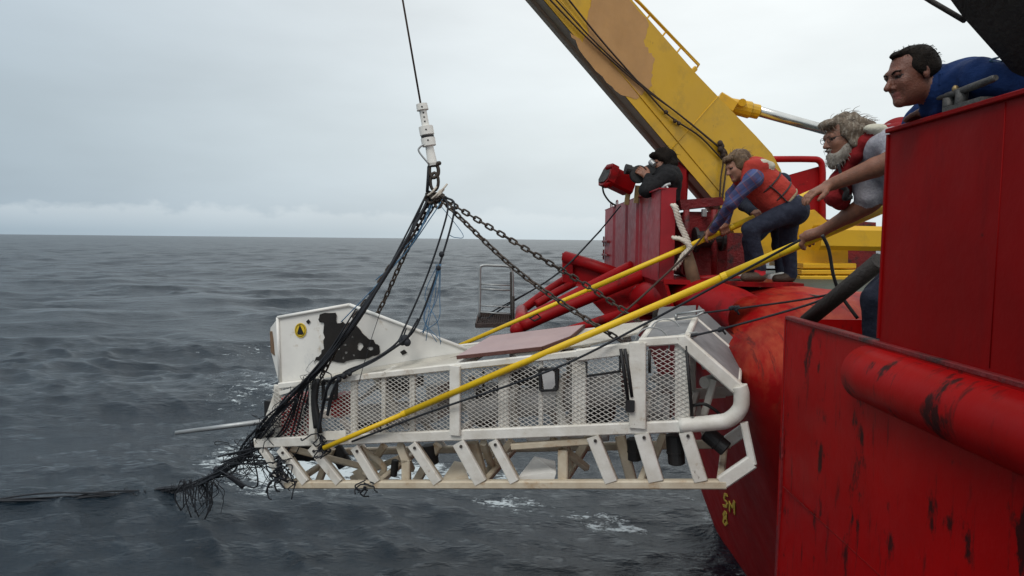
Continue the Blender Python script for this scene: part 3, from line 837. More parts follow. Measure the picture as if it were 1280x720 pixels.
# perforated guard at the far top right
fp = [far((800, 424)), far((853, 418)), far((930, 486)), far((918, 500)), far((850, 432)), far((800, 440))]
hts = Vector((0, 0, .06))
g1 = MB(); g1.prism([far((800, 428)), far((858, 424)), far((858, 424))+Vector((0,0,.10)), far((806, 426))+Vector((0,0,.10))], WV*.006)
g1.prism([far((858, 424)), far((926, 488)), far((926, 488))+AX*.06+Vector((0,0,.06)), far((858, 424))+AX*.02+Vector((0,0,.10))], WV*.006)
g1.build('guard_plate', M['grey_plate'], sled)
mb = MB(); mb.prism([SO(800, 430, .03), SO(858, 426, .03), SO(858, 426, WID-.02), SO(800, 430, WID-.02)], (0, 0, .008)); mb.build('top_plate', M['grey_plate'], sled)
mb = MB(); mb.prism([SO(860, 427, .04), SO(925, 484, .04), SO(925, 484, WID-.03), SO(860, 427, WID-.03)], (.006, 0, .008)); mb.build('slant_plate', M['grey_plate'], sled)
# --- expanded metal mesh, strand by strand
def lattice(name, corners, off, pitch=.056, slope=.58, w=.0042):
    """corners: pixel quad on the near face (bl, br, tr, tl)"""
    q = [S(*c, off) for c in corners]
    o = q[0]; ex = AX; ez = UP
    poly = [((p-o).dot(ex), (p-o).dot(ez)) for p in q]
    mb = MB()
    def clip(p0, d):
        t0, t1 = -1e9, 1e9
        n = len(poly)
        area = sum(poly[i][0]*poly[(i+1) % n][1]-poly[(i+1) % n][0]*poly[i][1] for i in range(n))
        sg = 1 if area > 0 else -1
        for i in range(n):
            a, b = poly[i], poly[(i+1) % n]
            nx, ny = -(b[1]-a[1])*sg, (b[0]-a[0])*sg
            den = nx*d[0]+ny*d[1]; num = nx*(p0[0]-a[0])+ny*(p0[1]-a[1])
            if abs(den) < 1e-9:
                if num < 0: return None
            else:
                t = -num/den
                if den > 0: t0 = max(t0, t)
                else: t1 = min(t1, t)
        return (t0, t1) if t1 - t0 > .01 else None
    us = [p[0] for p in poly]; vs_ = [p[1] for p in poly]
    for sg in (1, -1):
        u = min(us) - (max(vs_)-min(vs_))/slope - 1
        while u < max(us) + (max(vs_)-min(vs_))/slope + 1:
            d = (1.0, slope*sg)
            c = clip((u, min(vs_)), d)
            if c:
                A = o + ex*(u + d[0]*c[0]) + ez*(min(vs_) + d[1]*c[0]) + WV*(.002*sg)
                Bp = o + ex*(u + d[0]*c[1]) + ez*(min(vs_) + d[1]*c[1]) + WV*(.002*sg)
                mb.beam(A, Bp, .004, w, UP, .05)
            u += pitch
    # folded rim
    return mb.build(name, M['mesh'], sled)
def quad(x0, x1, pad=0): return [(x0, ym(x0)-3), (x1, ym(x1)-3), (x1, yt(x1)+1-pad), (x0, yt(x0)+1-pad)]
lattice('mesh_panel', quad(341, 386), .0)
lattice('mesh_panel', quad(397, 563), .0)
lattice('mesh_panel', quad(576, 786), .0)
lattice('mesh_panel', [(806, 526), (862, 524), (856, 436), (806, 436)], .0)
# far side mesh
def flat(name, corners, pitch=.05):
    pass
# --- top deck plates
TOPO = .0
def T(px, py, dz=0.0):
    """point on the sled's top plane"""
    a, b, c = S(350, 480), S(800, 428), S(350, 480) + WV
    n = (b-a).cross(c-a).normalized()
    d = ray(px, py); t = (a + Vector((0, 0, .03+dz)) - CAMP).dot(n)/d.dot(n)
    return CAMP + d*t
mb = MB(); mb.prism([SO(390, 477, .04), SO(590, 455, .04), SO(590, 455, WID-.04), SO(390, 477, WID-.04)], (0, 0, .012)); mb.build('top_plate', M['beige'], sled)
mb = MB(); mb.prism([SO(640, 450, .05)+Vector((0,0,.018)), SO(735, 438, .05)+Vector((0,0,.018)), SO(790, 432, .3)+Vector((0,0,.018)), SO(790, 432, WID-.04)+Vector((0,0,.018)), SO(640, 450, WID-.04)+Vector((0,0,.018))], (0, 0, .014)); mb.build('top_plate', M['beige'], sled)
pk = [T(570, 453, .03), T(684, 441, .03), T(712, 419, .03), T(700, 413, .03), T(600, 428, .03)]
pk = [SO(569, 457, .03), SO(676, 446, .03), SO(700, 443, .30), SO(700, 443, WID), SO(569, 457, WID)]
pk = [p + Vector((0, 0, .05)) for p in pk]
mb = MB(); mb.prism([p + Vector((0, 0, .004)) for p in pk], (0, 0, .014)); mb.build('cover_board', M['mauve'], sled, label='faded mauve board lying on the top')
mb = MB()
for a, b in zip(pk, pk[1:]): mb.beam(a + Vector((0, 0, .004)), b + Vector((0, 0, .004)), .012, .028)
mb.build('board_edge', M['mauve_edge'], sled)
# --- tail fin
def F(px, py, d=0.0): return S(px, py, .02 + .32*(px-345)/245.0 + d)
fin = [(347, 397), (437, 381), (588, 438), (400, 470), (350, 480)]
mb = MB(); mb.prism([F(*p) for p in fin], WV*.012)
finp = mb.build('tail_fin', M['fin_white'], sled, label='big white triangular tail fin with torn black patch')
mb = MB()
for a, b in zip(fin[:2], fin[1:3]): mb.tube([F(*a, -.005), F(*b, -.005)], .014, 8)
mb.tube([F(347, 397, -.005), F(350, 480, -.005)], .014, 8)
mb.build('fin_rim', M['fin_white'], finp)
mb = MB(); mb.prism([F(347, 398, .02), F(338, 410, .10), F(339, 440, .12), F(349, 480, .02)], WV*.01); mb.build('fin_flange', M['fin_white'], finp)
mb = MB(); mb.prism([F(341, 414, .09), F(338.4, 414, .105), F(339.5, 440, .115), F(343.5, 444, .07)], -WV*.012); mb.build('rust_stain', M['wood'], finp)
mb = MB(); mb.prism([F(352, 479, -.004), F(400, 470, -.004), F(586, 439, -.004), F(560, 448, -.05), F(402, 481, -.06), F(354, 484, -.02)], (0, 0, -.008)); mb.build('fin_foot', M['beige'], finp)
patch = [(399.6,393),(419,391),(420,403),(428,402),(437,407),(446,408),(452,416),(460,423.5),(467.6,428),(474,433),(474,443),(460,448),(440,450),(422,453),(406,449.5),(391,452.5),(398,446),(405,436),(406,422),(405,404),(399.6,403)]
rg = random.Random(4); pr = []
for a, b in zip(patch, patch[1:]+patch[:1]):
    for k in range(3):
        t = k/3; pr.append((a[0]+(b[0]-a[0])*t+rg.uniform(-1.9, 1.9)*(k > 0), a[1]+(b[1]-a[1])*t+rg.uniform(-1.9, 1.9)*(k > 0)))
holes = []
for cx, cy, rx, ry in ((434, 414, 2, 2.4), (450, 433, 4, 5), (463, 435.5, 4, 2.4), (425, 427, 3.2, 4.6), (422, 436, 2.6, 2.2), (431, 431, 2, 1.4), (432, 440.5, 2.2, 1.6), (428.5, 447.5, 1.4, 1.8), (416, 445, 1.6, 1.2), (442, 444, 1.8, 1.4), (440, 421, 1.2, 1.6)):
    holes.append([(cx + rx*math.cos(t)*rg.uniform(.7, 1.2), cy + ry*math.sin(t)*rg.uniform(.7, 1.2)) for t in np.linspace(0, 2*math.pi, 9)[:-1]])
mb = MB(); mb.prism([F(*p, -.010) for p in pr], WV*.006, [[F(*p, -.010) for p in h] for h in holes]); mb.build('torn_patch', M['blackcloth'], finp, label='ragged torn black patch on the fin')
mb = MB(); mb.prism([F(*p, -.006) for p in ((382.5, 402), (385.5, 399), (388, 402.5), (385, 405.5))], WV*.003); mb.build('scrap', M['blackcloth'], finp)
mb = MB(); mb.prism([F(*p, -.006) for p in ((500, 440), (505, 437), (509, 441), (503, 444))], WV*.003); mb.build('scrap', M['blackcloth'], finp)
ec = (375.4, 413)
mb = MB(); mb.prism([F(ec[0]+7.2*math.cos(t), ec[1]+9.2*math.sin(t), -.007) for t in np.linspace(0, 2*math.pi, 25)[:-1]], WV*.004)
em = mb.build('emblem', M['emblem_yellow'], finp, label='round yellow emblem with black triangle')
mb = MB(); mb.prism([F(*p, -.010) for p in ((374.6, 406), (379.5, 417), (377.5, 418.5), (372, 418), (371.5, 416))], WV*.002)
mb.build('emblem_figure', M['black'], finp)
mb = MB(); mb.tube([F(ec[0]+5.8*math.cos(t), ec[1]+7.6*math.sin(t), -.0085) for t in np.linspace(0, 2*math.pi, 25)[:-1]], .002, 4, closed=True); mb.build('emblem_ring', M['black'], finp)
# --- instruments inside the cage
def cyl(name, a, b, r, m, prof=None, seg=18):
    return MB().lathe(a, b, prof or [(0, r*.93), (.02, r), (.98, r), (1, r*.93)] if not prof else prof, seg).build(name, M[m], sled)
cyl('pressure_housing', S(590, 512, .34), S(770, 486, .34), .115, 'housing')
cyl('housing_end', S(770, 486, .34), S(782, 484, .34), .135, 'grey_metal')
cyl('pressure_housing', S(450, 520, .36), S(545, 513, .36), .10, 'housing')
cyl('pressure_housing', S(660, 545, .34), S(760, 540, .40), .07, 'housing')
for x in (648, 706):
    mb = MB(); c = S(x, 503 - (x-648)*.14, .34)
    mb.tube([c + UP*(.15*math.cos(t)) - WV*(.15*math.sin(t)) for t in np.linspace(-.2, math.pi*.75, 12)], .028, 8)
    mb.beam(c + UP*-.05 - WV*.15, S(x-3, 533, .15), .05, .07); mb.build('clamp', M['white'], sled)
mb = MB(); mb.box((S(372, 519, .28)), .17, .3, .36, Matrix((AX, WV, UP)).transposed()); mb.build('red_case', M['redbox'], sled)
mb = MB(); mb.box((S(428, 505, .30)), .10, .2, .18, Matrix((AX, WV, UP)).transposed()); mb.build('red_case', M['redbox'], sled)
mb = MB(); mb.box((S(350, 520, .4)), .10, .3, .34, Matrix((AX, WV, UP)).transposed()); mb.build('black_case', M['black'], sled)
mb = MB(); mb.tube(catmull([S(384, 505, .05), S(378, 515, .06), S(382, 535, .06), S(388, 545, .05)], 6), .012, 6); mb.build('white_hose', M['white'], sled)
mb = MB()
for a, b in (((404, 476), (404, 500)), ((404, 500), (420, 498)), ((420, 498), (421, 477)), ((421, 477), (404, 476))): mb.beam(S(*a, -.03), S(*b, -.03), .02, .025, AX)
mb.build('lamp_frame', M['black'], sled)
mb = MB(); mb.prism([S(*p, -.02) for p in ((408, 480), (418, 480), (417, 494), (408, 495))], WV*.03); mb.build('lamp_lens', M['grey_metal'], sled)
mb = MB()
for a, b in (((675, 462), (676, 488)), ((676, 488), (696, 487)), ((696, 487), (697, 461)), ((697, 461), (675, 462))): mb.beam(S(*a, -.02), S(*b, -.02), .02, .025, AX)
mb.build('paddle_frame', M['black'], sled)
mb = MB(); mb.prism([S(*p, -.03) for p in ((677, 465), (688, 460), (693, 466), (694, 481), (690, 487), (680, 487))], WV*.02); mb.build('paddle', M['housing'], sled)
for pts in (((397, 474), (394, 500), (397, 520), (400, 541)), ((393, 476), (392, 505), (395, 535))):
    mb = MB(); mb.tube(catmull([S(*p, -.07) for p in pts], 6), .022, 8); mb.build('rubber_strap', M['black'], sled)
for pts in (((776, 436), (780, 465), (785, 500)), ((781, 436), (786, 465), (790, 496))):
    mb = MB(); mb.tube([S(*p, -.05) for p in pts], .012, 8); mb.build('rubber_strap', M['black'], sled)
mb = MB(); mb.box(S(788, 507, -.05), .06, .05, .08, Matrix((AX, WV, UP)).transposed()); mb.build('buckle', M['black'], sled)
mb = MB(); mb.tube([S(858, 432, -.02), S(865, 520, -.02)], .012, 8); mb.tube([S(812, 438, -.02), S(812, 466, -.02)], .010, 8); mb.build('rubber_strip', M['black'], sled)
mb = MB(); mb.tube([S(733, 452, .0), S(734, 470, .0), S(775, 464, .0), S(775, 436, .0)], .010, 6); mb.build('window_frame', M['black'], sled)
mb = MB(); mb.tube([S(604, 462, .02), S(604, 490, .02)], .010, 6); mb.build('rubber_strip', M['black'], sled)
for pts, r in ((((450, 500), (480, 480), (520, 500)), .02), (((470, 465), (500, 498)), .03), (((590, 525), (600, 500), (588, 470)), .03), (((820, 500), (835, 470), (850, 505)), .025), (((815, 470), (840, 482), (860, 478)), .035), (((822, 520), (830, 495)), .05)):
    mb = MB(); mb.tube(catmull([S(*p, .3) for p in pts], 6), r, 8); mb.build('inner_pipe', M['housing'], sled)
for a, b, r in (((466, 466, .2), (510, 535, .35), .04), ((600, 530, .5), (640, 470, .5), .035)):
    mb = MB(); mb.beam(S(*a), S(*b), r*1.4, r, WV); mb.build('inner_plate', M['white'], sled)
for x, y, sx, sy, sz, m_ in ((475, 525, .26, .3, .12, 'black'), (548, 500, .10, .25, .28, 'housing'), (612, 505, .12, .3, .3, 'dark_steel'), (670, 470, .3, .3, .10, 'dark_steel'), (745, 515, .26, .25, .12, 'black'), (500, 478, .3, .3, .08, 'dark_steel'), (828, 505, .14, .3, .22, 'housing')):
    mb = MB(); mb.box(S(x, y, .42), sx, sy, sz, Matrix((AX, WV, UP)).transposed()); mb.build('filler_case', M[m_], sled)  # cases added to darken the inside of the cage behind the mesh
# instruments hung under the middle rail
LP = [(0, .85), (.03, 1), (.55, 1), (.56, 1.06), (.62, 1.06), (.63, .95), (.97, .95), (1, .8)]
def pod(a, b, r, m='black'):
    return MB().lathe(a, b, [(t, r*q) for t, q in LP], 18).build('camera_pod', M[m], sled)
pod(S(843, 543, .15), S(846, 580, .15), .062)
pod(S(882, 540, .15), S(908, 562, .12), .058)
pod(S(536, 556, .3), S(540, 580, .3), .062)
pod(S(362, 565, .3), S(402, 566, .3), .075)
pod(S(418, 560, .4), S(432, 582, .4), .07)
pod(S(793, 548, .4), S(793, 575, .4), .055)
pod(S(494, 575, .2), S(492, 595, .2), .03)
mb = MB(); mb.tube(catmull([S(866, 507, .1), S(880, 505, .1), S(893, 512, .12), S(900, 518, .15)], 5), .012, 6); mb.build('cable', M['black'], sled)
mb = MB(); mb.beam(S(655, 558, .05), S(735, 553, .05), .03, .03); mb.build('black_rod', M['black'], sled)
mb = MB(); mb.prism([S(648, 598, .08), S(695, 592, .08), S(694, 578, .45), S(668, 572, .45)], (0, 0, .012))
mb.prism([S(648, 598, .08), S(652, 604, .08), S(692, 602, .08), S(695, 592, .08)], WV*.012); mb.build('sensor_tray', M['fin_white'], sled)
mb = MB(); mb.prism([S(552, 602, .1), S(586, 600, .1), S(580, 580, .4), S(568, 578, .4)], (0, 0, .012)); mb.build('sensor_tray', M['white_rust'], sled)
mb = MB(); mb.tube(catmull([S(450, 560, .2), S(465, 570, .2), S(480, 585, .2), S(470, 598, .2), S(455, 590, .2)], 6), .028, 8); mb.build('inner_pipe', M['white_rust'], sled)
mb = MB(); mb.prism([S(440, 590, .25), S(470, 575, .25), S(476, 585, .25), S(450, 603, .25)], WV*.03); mb.build('inner_plate', M['white_rust'], sled)
mb = MB(); mb.prism([S(396, 540, -.05), S(432, 538, -.05), S(432, 549, -.05), S(396, 551, -.05)], WV*.008); mb.build('patch_plate', M['white'], sled)
mb = MB(); mb.beam(S(640, 558, .03), S(742, 551, .03), .05, .05); mb.build('sub_rail', M['white_rust'], sled)
# probe sticking out at the left end
MB().tube([P(220, 541, 6.0), P(345, 525, 5.9)], [.018, .026], 8).build('probe', M['grey_metal'], sled, label='thin grey probe rod sticking out at the left end')
# sloping left end plate
mb = MB(); mb.prism([S(322, 548, .02), S(345, 484, .02), S(352, 480, .02), S(340, 548, .02)], WV*.02); mb.build('end_plate', M['white'], sled)
mb = MB(); mb.prism([S(346, 490, -.02), S(386, 479, -.02), S(386, 483, -.02), S(350, 494, -.02)], WV*.03); mb.build('rail_strip', M['white'], sled)
# wire bails and pad eyes on top right
for k, (cx, cy, off) in enumerate(((815, 424, .05), (832, 412, .45))):
    c = S(cx, cy+6, off)
    mb = MB(); mb.tube([c + AX*(.115*math.cos(t)) + UP*(.115*math.sin(t)) + WV*.02*math.cos(t) for t in np.linspace(-.7, math.pi+.9, 26)], .006, 6); mb.build('wire_bail', M['grey_metal'], sled)
MB().tube([S(786, 433, .05), S(786, 424, .05)], .02, 8).build('lifting_eye', M['dark_steel'], sled)
MB().tube([far((800, 424)), far((800, 424)) + UP*.12], .02, 8).build('lifting_eye', M['dark_steel'], sled)

# ------------------------------------------------------------------ hoist wire, swivel and chains
RING = S(543, 243, .37)
YR = RING.y
sw = thing('hoist_swivel', 'white cylindrical hoist swivel on the wire above the chains', 'swivel', P(540, 205, YR))
a, b = P(527, 130, YR), P(541, 207, YR)
pr_ = [(0, .02), (.0, .045), (.10, .048), (.105, .030), (.36, .030), (.365, .058), (.50, .058), (.505, .050), (.55, .050), (.555, .058), (.68, .056), (.685, .032), (.96, .040), (1, .034)]
MB().lathe(a, b, pr_, 20).build('swivel_body', M['fin_white'], sw)
band = MB(); band.lathe(a+(b-a)*.51, a+(b-a)*.55, [(0, .052), (1, .052)], 20); band.build('band', M['black'], sw)
for t in (.06, .15, .22, .29, .43, .6):
    rr = .049 if t < .1 else (.031 if t < .36 else .059)
    c = a+(b-a)*t
    MB().ball(c + Vector((.004, -rr, 0)), .007, .004, .007, 8, 6).build('bolt', M['black'], sw)
mb = MB(); mb.tube(catmull([P(534, 178, YR-.04), P(525, 184, YR-.04), P(524, 190, YR-.04), P(536, 205, YR-.03)], 6), .008, 6); mb.build('side_bail', M['grey_metal'], sw)
mb = MB(); mb.tube([P(536, 206, YR), P(548, 205, YR)], .022, 8); mb.ball(P(549, 204, YR), .018); mb.build('pin', M['chain'], sw)
mb = MB(); mb.tube(catmull([P(537, 206, YR), P(537, 216, YR), P(541, 222, YR), P(547, 219, YR), P(548, 212, YR), P(546, 206, YR)], 5), .015, 8); mb.build('shackle', M['chain'], sw)
mb = MB(); mb.tube([P(536, 208, YR), P(535, 225, YR), P(534, 240, YR)], .014, 6); mb.build('safety_strop', M['rope_black'], sw)
tipw = B(455, -300) + EXT*.5
wo = MB().tube([P(526, 131, YR), P(503, -2, YR), tipw], .0085, 6).build('hoist_wire', M['rope_brown'])
tag(wo, 'thin brown hoist wire coming down from the top edge to the swivel', 'wire')

# one link mesh for all chains
def link_mesh():
    mb = MB(); L, r, w = .030, .0068, .019
    pts = []
    for t in np.linspace(-math.pi/2, math.pi/2, 6): pts.append(Vector((L*.55 + w*.75*math.cos(t), w*math.sin(t)*.75, 0)))
    for t in np.linspace(math.pi/2, 3*math.pi/2, 6): pts.append(Vector((-L*.55 + w*.75*math.cos(t), w*math.sin(t)*.75, 0)))
    mb.tube(pts, r, 6, closed=True)
    me = mb.mesh('link', (0, 0, 0)); me.materials.append(M['chain']); return me
LINK = link_mesh()
PITCH = .0495
def chain(label, pts, scale=1.0, sag=0.0):
    pts = catmull(pts, 10)
    if sag:
        n = len(pts); pts = [p - UP*(sag*4*(i/(n-1))*(1-i/(n-1))) for i, p in enumerate(pts)]
    root = thing('lifting_chain', label, 'chain', pts[-1], 'chain legs of the lifting sling')
    seg = [0.0]
    for p, q in zip(pts, pts[1:]): seg.append(seg[-1] + (q-p).length)
    n = int(seg[-1]/(PITCH*scale)); j = 0
    tw = random.uniform(0, 1)
    for i in range(n+1):
        s = i*PITCH*scale
        while j < len(seg)-2 and seg[j+1] < s: j += 1
        t = (s-seg[j])/max(1e-6, seg[j+1]-seg[j]); p = pts[j].lerp(pts[j+1], t)
        d, sd_, u_ = frame_of(pts[j+1]-pts[j])
        an = (math.pi/2 if i % 2 else 0) + .75 + tw + random.uniform(-.15, .15)
        s2 = sd_*math.cos(an) + u_*math.sin(an); u2 = d.cross(s2)
        o = bpy.data.objects.new('link', LINK); scene.collection.objects.link(o)
        m = Matrix((d, s2, u2)).transposed().to_4x4()
        o.parent = root
        o.matrix_local = Matrix.Translation(p - Vector(ROOT[root.name])) @ m @ Matrix.Scale(scale, 4)
    return root
C0 = RING - UP*.03
chain('left chain running in front of the white fin down to the sled side', [C0, S(480, 345, .2), S(436, 408, -.03), S(402, 470, -.06)], 1.15)
chain('left chain running behind the white fin to the far side', [C0 + WV*.06, S(510, 310, .45), S(474, 388, .55), S(440, 440, .62)], 1.15)
chain('lower of the two chains slanting right, ending on the near top rail', [C0 + AX*.05, S(640, 330, .22), S(715, 384, .12), S(783, 430, .05)], 1.15, .02)
chain('upper of the two chains slanting right, ending on the far top edge', [C0 + AX*.05 + WV*.05, S(650, 304, .5), S(730, 352, .65), S(804, 404, .72)], 1.15, .02)
ringo = thing('master_ring', 'dark steel master ring and links gathering the four chains', 'ring', C0)
mb = MB(); mb.tube([P(543+5*math.cos(t), 227+11*math.sin(t), YR) for t in np.linspace(0, 2*math.pi, 17)[:-1]], .013, 8, closed=True); mb.build('oblong_link', M['chain'], ringo)
mb = MB()
for k in range(6):
    t0 = random.uniform(0, 6); c = C0 + Vector((random.uniform(-.04, .05), random.uniform(-.04, .04), random.uniform(-.04, .05)))
    ax1 = Vector((math.cos(t0), .4, math.sin(t0))).normalized(); ax2 = Vector((-math.sin(t0), .3, math.cos(t0))).normalized()
    mb.tube([c + ax1*.045*math.cos(t) + ax2*.03*math.sin(t) for t in np.linspace(0, 2*math.pi, 13)[:-1]], .012, 6, closed=True)
mb.build('shackle', M['chain'], ringo)
mb = MB()
for k in range(5):
    c = C0 + Vector((random.uniform(-.05, .04), -.05, random.uniform(-.02, .05)))
    mb.tube(catmull([c, c + Vector((.04, -.02, .03)), c + Vector((.07, 0, .07))], 4), .008, 5)
mb.build('lashing', M['rope_white'], ringo)

# ------------------------------------------------------------------ black lines trailing from the sled into the sea
def jit(pts, r, g_):
    return [p + Vector((g_.uniform(-r, r), g_.uniform(-r, r), g_.uniform(-r, r))) for p in pts]
g2 = random.Random(21)
bund = thing('trailing_lines', 'thick black bundle of tangled lines trailing from the chains into the sea', 'rope', PZ(150, 617, -CAM_Z))
spine = [C0 - AX*.05, S(500, 312, .1), S(450, 390, -.06), S(402, 455, -.10), S(360, 500, -.12), P(332, 532, 5.6), P(310, 562, 5.9), P(285, 583, 6.6), P(250, 602, 8.2), P(200, 613, 8.95), P(120, 621, 8.7), P(40, 625, 8.6), P(-60, 627, 8.55)]
for k in range(11):
    MB().tube(catmull(jit(spine if k < 6 else spine[2:], .034 if k else 0, g2), 7), g2.uniform(.006, .011), 6).build('strand', M['rope_black'], bund)
for k in range(4):
    q = jit(spine[5:], .07, g2); MB().tube(catmull(q, 7), g2.uniform(.009, .014), 6).build('strand', M['rope_black'], bund)
for k in range(10):   # loose lines that hang below the bundle
    t = g2.uniform(0, 1); A = P(395-90*t, 470+85*t, 5.5); Bp = P(300+g2.uniform(-30, 25), 575+g2.uniform(-8, 14), 5.9)
    mid = (A+Bp)/2 - UP*g2.uniform(.05, .3) + AX*g2.uniform(.05, .3)
    MB().tube(catmull([A, mid, Bp], 10), g2.uniform(.004, .009), 5).build('loose_line', M['rope_black'], bund)
mb = MB()
for k in range(260):  # hairy weed and loose fibres along the bundle
    i = g2.randrange(3, len(spine)-3); p = spine[i].lerp(spine[i+1], g2.random())
    q = [p + Vector((g2.gauss(0, .03), g2.gauss(0, .03), g2.gauss(0, .03)))]
    for _k in range(3): q.append(q[-1] + Vector((g2.gauss(0, .035), g2.gauss(0, .02), g2.gauss(-.02, .03))))
    mb.tube(catmull(q, 2), g2.uniform(.0015, .004), 4)
tag(mb.build('fibre', M['rope_black'], bund), kind='stuff')
for k in range(34):   # frayed net hanging off the tail
    x = g2.uniform(226, 272); d_ = g2.uniform(12, 50)
    A = P(x, 598 + g2.uniform(0, 6), 8.1); Bp = P(x + g2.uniform(-12, 14), 600 + d_, 8.1); mid = (A+Bp)/2 + Vector((g2.uniform(-.15, .15), 0, 0))
    MB().tube(catmull([A, mid, Bp], 6), g2.uniform(.003, .010), 5).build('frayed_line', M['rope_black'], bund)
MB().tube(catmull([P(268, 585, 7.2), P(290, 597, 7.2), P(305, 609, 7.2)], 5), .03, 8).build('frayed_line', M['rope_black'], bund)
for k in range(30):
    x = g2.uniform(295, 335); y = 560 + g2.uniform(-10, 25)
    A = P(x, y, 5.8); q = [A]
    for i in range(4): q.append(q[-1] + Vector((g2.uniform(-.12, .12), g2.uniform(-.05, .05), g2.uniform(-.11, .05))))
    MB().tube(catmull(q, 4), .0035, 4).build('loose_line', M['rope_black'], bund)
tang = thing('tangled_twine', 'clump of black twine caught on the lower left corner of the sled', 'twine', S(350, 612, -.03))
for k in range(18):
    A = S(350+g2.uniform(-6, 8), 580+g2.uniform(-6, 8), -.06); q = [A]
    for i in range(5): q.append(q[-1] + Vector((g2.uniform(-.07, .06), g2.uniform(-.03, .03), g2.uniform(-.09, .01))))
    MB().tube(catmull(q, 4), g2.uniform(.004, .009), 5).build('twine', M['rope_black'], tang)
for x, y in ((458, 604), (407, 560), (400, 545)):
    for k in range(7):
        A = S(x+g2.uniform(-5, 5), y+g2.uniform(-5, 5), -.06); q = [A]
        for i in range(4): q.append(q[-1] + Vector((g2.uniform(-.05, .05), g2.uniform(-.03, .03), g2.uniform(-.05, .02))))
        MB().tube(catmull(q, 4), .006, 5).build('twine', M['rope_black'], tang)
# pair of dark lines in the middle, with blue and white twine
mid = thing('middle_lines', 'pair of dark knotted lines with blue twine hanging from ring to sled top', 'rope', S(420, 478, -.05))
pa = [C0 + AX*.09, S(567, 262, .3), S(548, 330, .25), S(522, 400, .15), S(506, 425, .08), S(470, 450, .0), S(440, 464, -.05), S(415, 474, -.08), S(405, 500, -.09), S(398, 540, -.09)]
pb = [C0 + AX*.08, S(560, 265, .3), S(535, 340, .25), S(508, 410, .15), S(495, 432, .08), S(455, 455, .0), S(430, 468, -.05), S(416, 490, -.08), S(408, 520, -.09)]
for pth, r in ((pa, .009), (pb, .008), (pa[3:], .007), (pb[5:], .008), (pa[4:], .006), (pb[3:], .006)):
    MB().tube(catmull(jit(pth, .012, g2), 7), r, 6).build('strand', M['rope_black'], mid)
mb = MB()
for x, y, r in ((506, 424, .035), (509, 428, .03), (503, 427, .03), (552, 318, .022), (548, 335, .02), (430, 470, .024), (424, 474, .022), (437, 467, .02)):
    mb.ball(S(x, y, .1 if x > 450 else -.07), r, r, r*1.1, 8, 6)
tag(mb.build('knot', M['rope_black'], mid), kind='stuff')
for k in range(7):
    x0 = 548 + g2.uniform(-4, 4)
    q = [S(x0, 330, .2), S(540+g2.uniform(-10, 10), 370, .2), S(540+g2.uniform(-14, 10), 400, .15), S(540+g2.uniform(-16, 14), 425+g2.uniform(-20, 10), .15)]
    MB().tube(catmull(q, 6), .003, 4).build('blue_twine', M['rope_blue'], mid)
MB().tube(catmull([C0, S(578, 292, .3), S(570, 297, .3), S(560, 293, .3)], 8), .003, 4).build('blue_twine', M['rope_blue'], mid)
for q in ([C0, S(520, 300, .2), S(482, 345, .1), S(430, 400, .0)], [C0 + AX*.06, S(540, 270, .3), S(505, 318, .25), S(472, 350, .2)], [C0, S(525, 290, .25), S(500, 316, .2)]):
    MB().tube(catmull(jit(q, .02, g2), 6), .0045, 5).build('blue_twine', M['rope_blue'], mid)
MB().tube([S(476, 388, .1), S(462, 430, -.0), S(448, 480, -.03)], .003, 4).build('blue_twine', M['rope_black'], mid)

# ------------------------------------------------------------------ poles
def pole(label, pts, radii, splits):
    """straight telescoping pole from pts[0] (outer end) to pts[1]"""
    A, Bp = pts
    o = thing('push_pole', label, 'pole', Bp, 'yellow push poles')
    for (t0, t1), r in zip(splits, radii):
        a_, b_ = A.lerp(Bp, t0), A.lerp(Bp, t1)
        MB().tube([a_, b_], r, 14).build('section', M['yellow_pole'], o)
    for (t0, t1), r in zip(splits[1:], radii[1:]):
        a_ = A.lerp(Bp, t0); d = (Bp-A).normalized()
        MB().lathe(a_ - d*.02, a_ + d*.02, [(0, r*.9), (.1, r*1.03), (.9, r*1.03), (1, r)], 14).build('collar', M['yellow_pole'], o)
    return o
P1A, P1B = S(405, 560, -.10), P(1108, 259, 4.25)
def on1(px):
    lo, hi = 0., 1.
    for _ in range(40):
        t = (lo+hi)/2; q = P1A.lerp(P1B, t)
        # project
        v = ROT3.transposed() @ (q - CAMP); x = 640 + FPX*v.x/-v.z
        if x < px: lo = t
        else: hi = t
    return t
pole('near yellow push pole held by the bearded man, reaching across the mesh side', (P1A, P1B), (.020, .025, .030), ((0, on1(505)), (on1(505), on1(905)), (on1(905), 1)))
P2A, P2B = P(572, 433, 5.93), P(1125, 193, 6.02)
pole('far yellow push pole held by the stooping worker, passing behind the fin', (P2A, P2B), (.018, .024, .028), ((0, .30), (.30, .62), (.62, 1)))

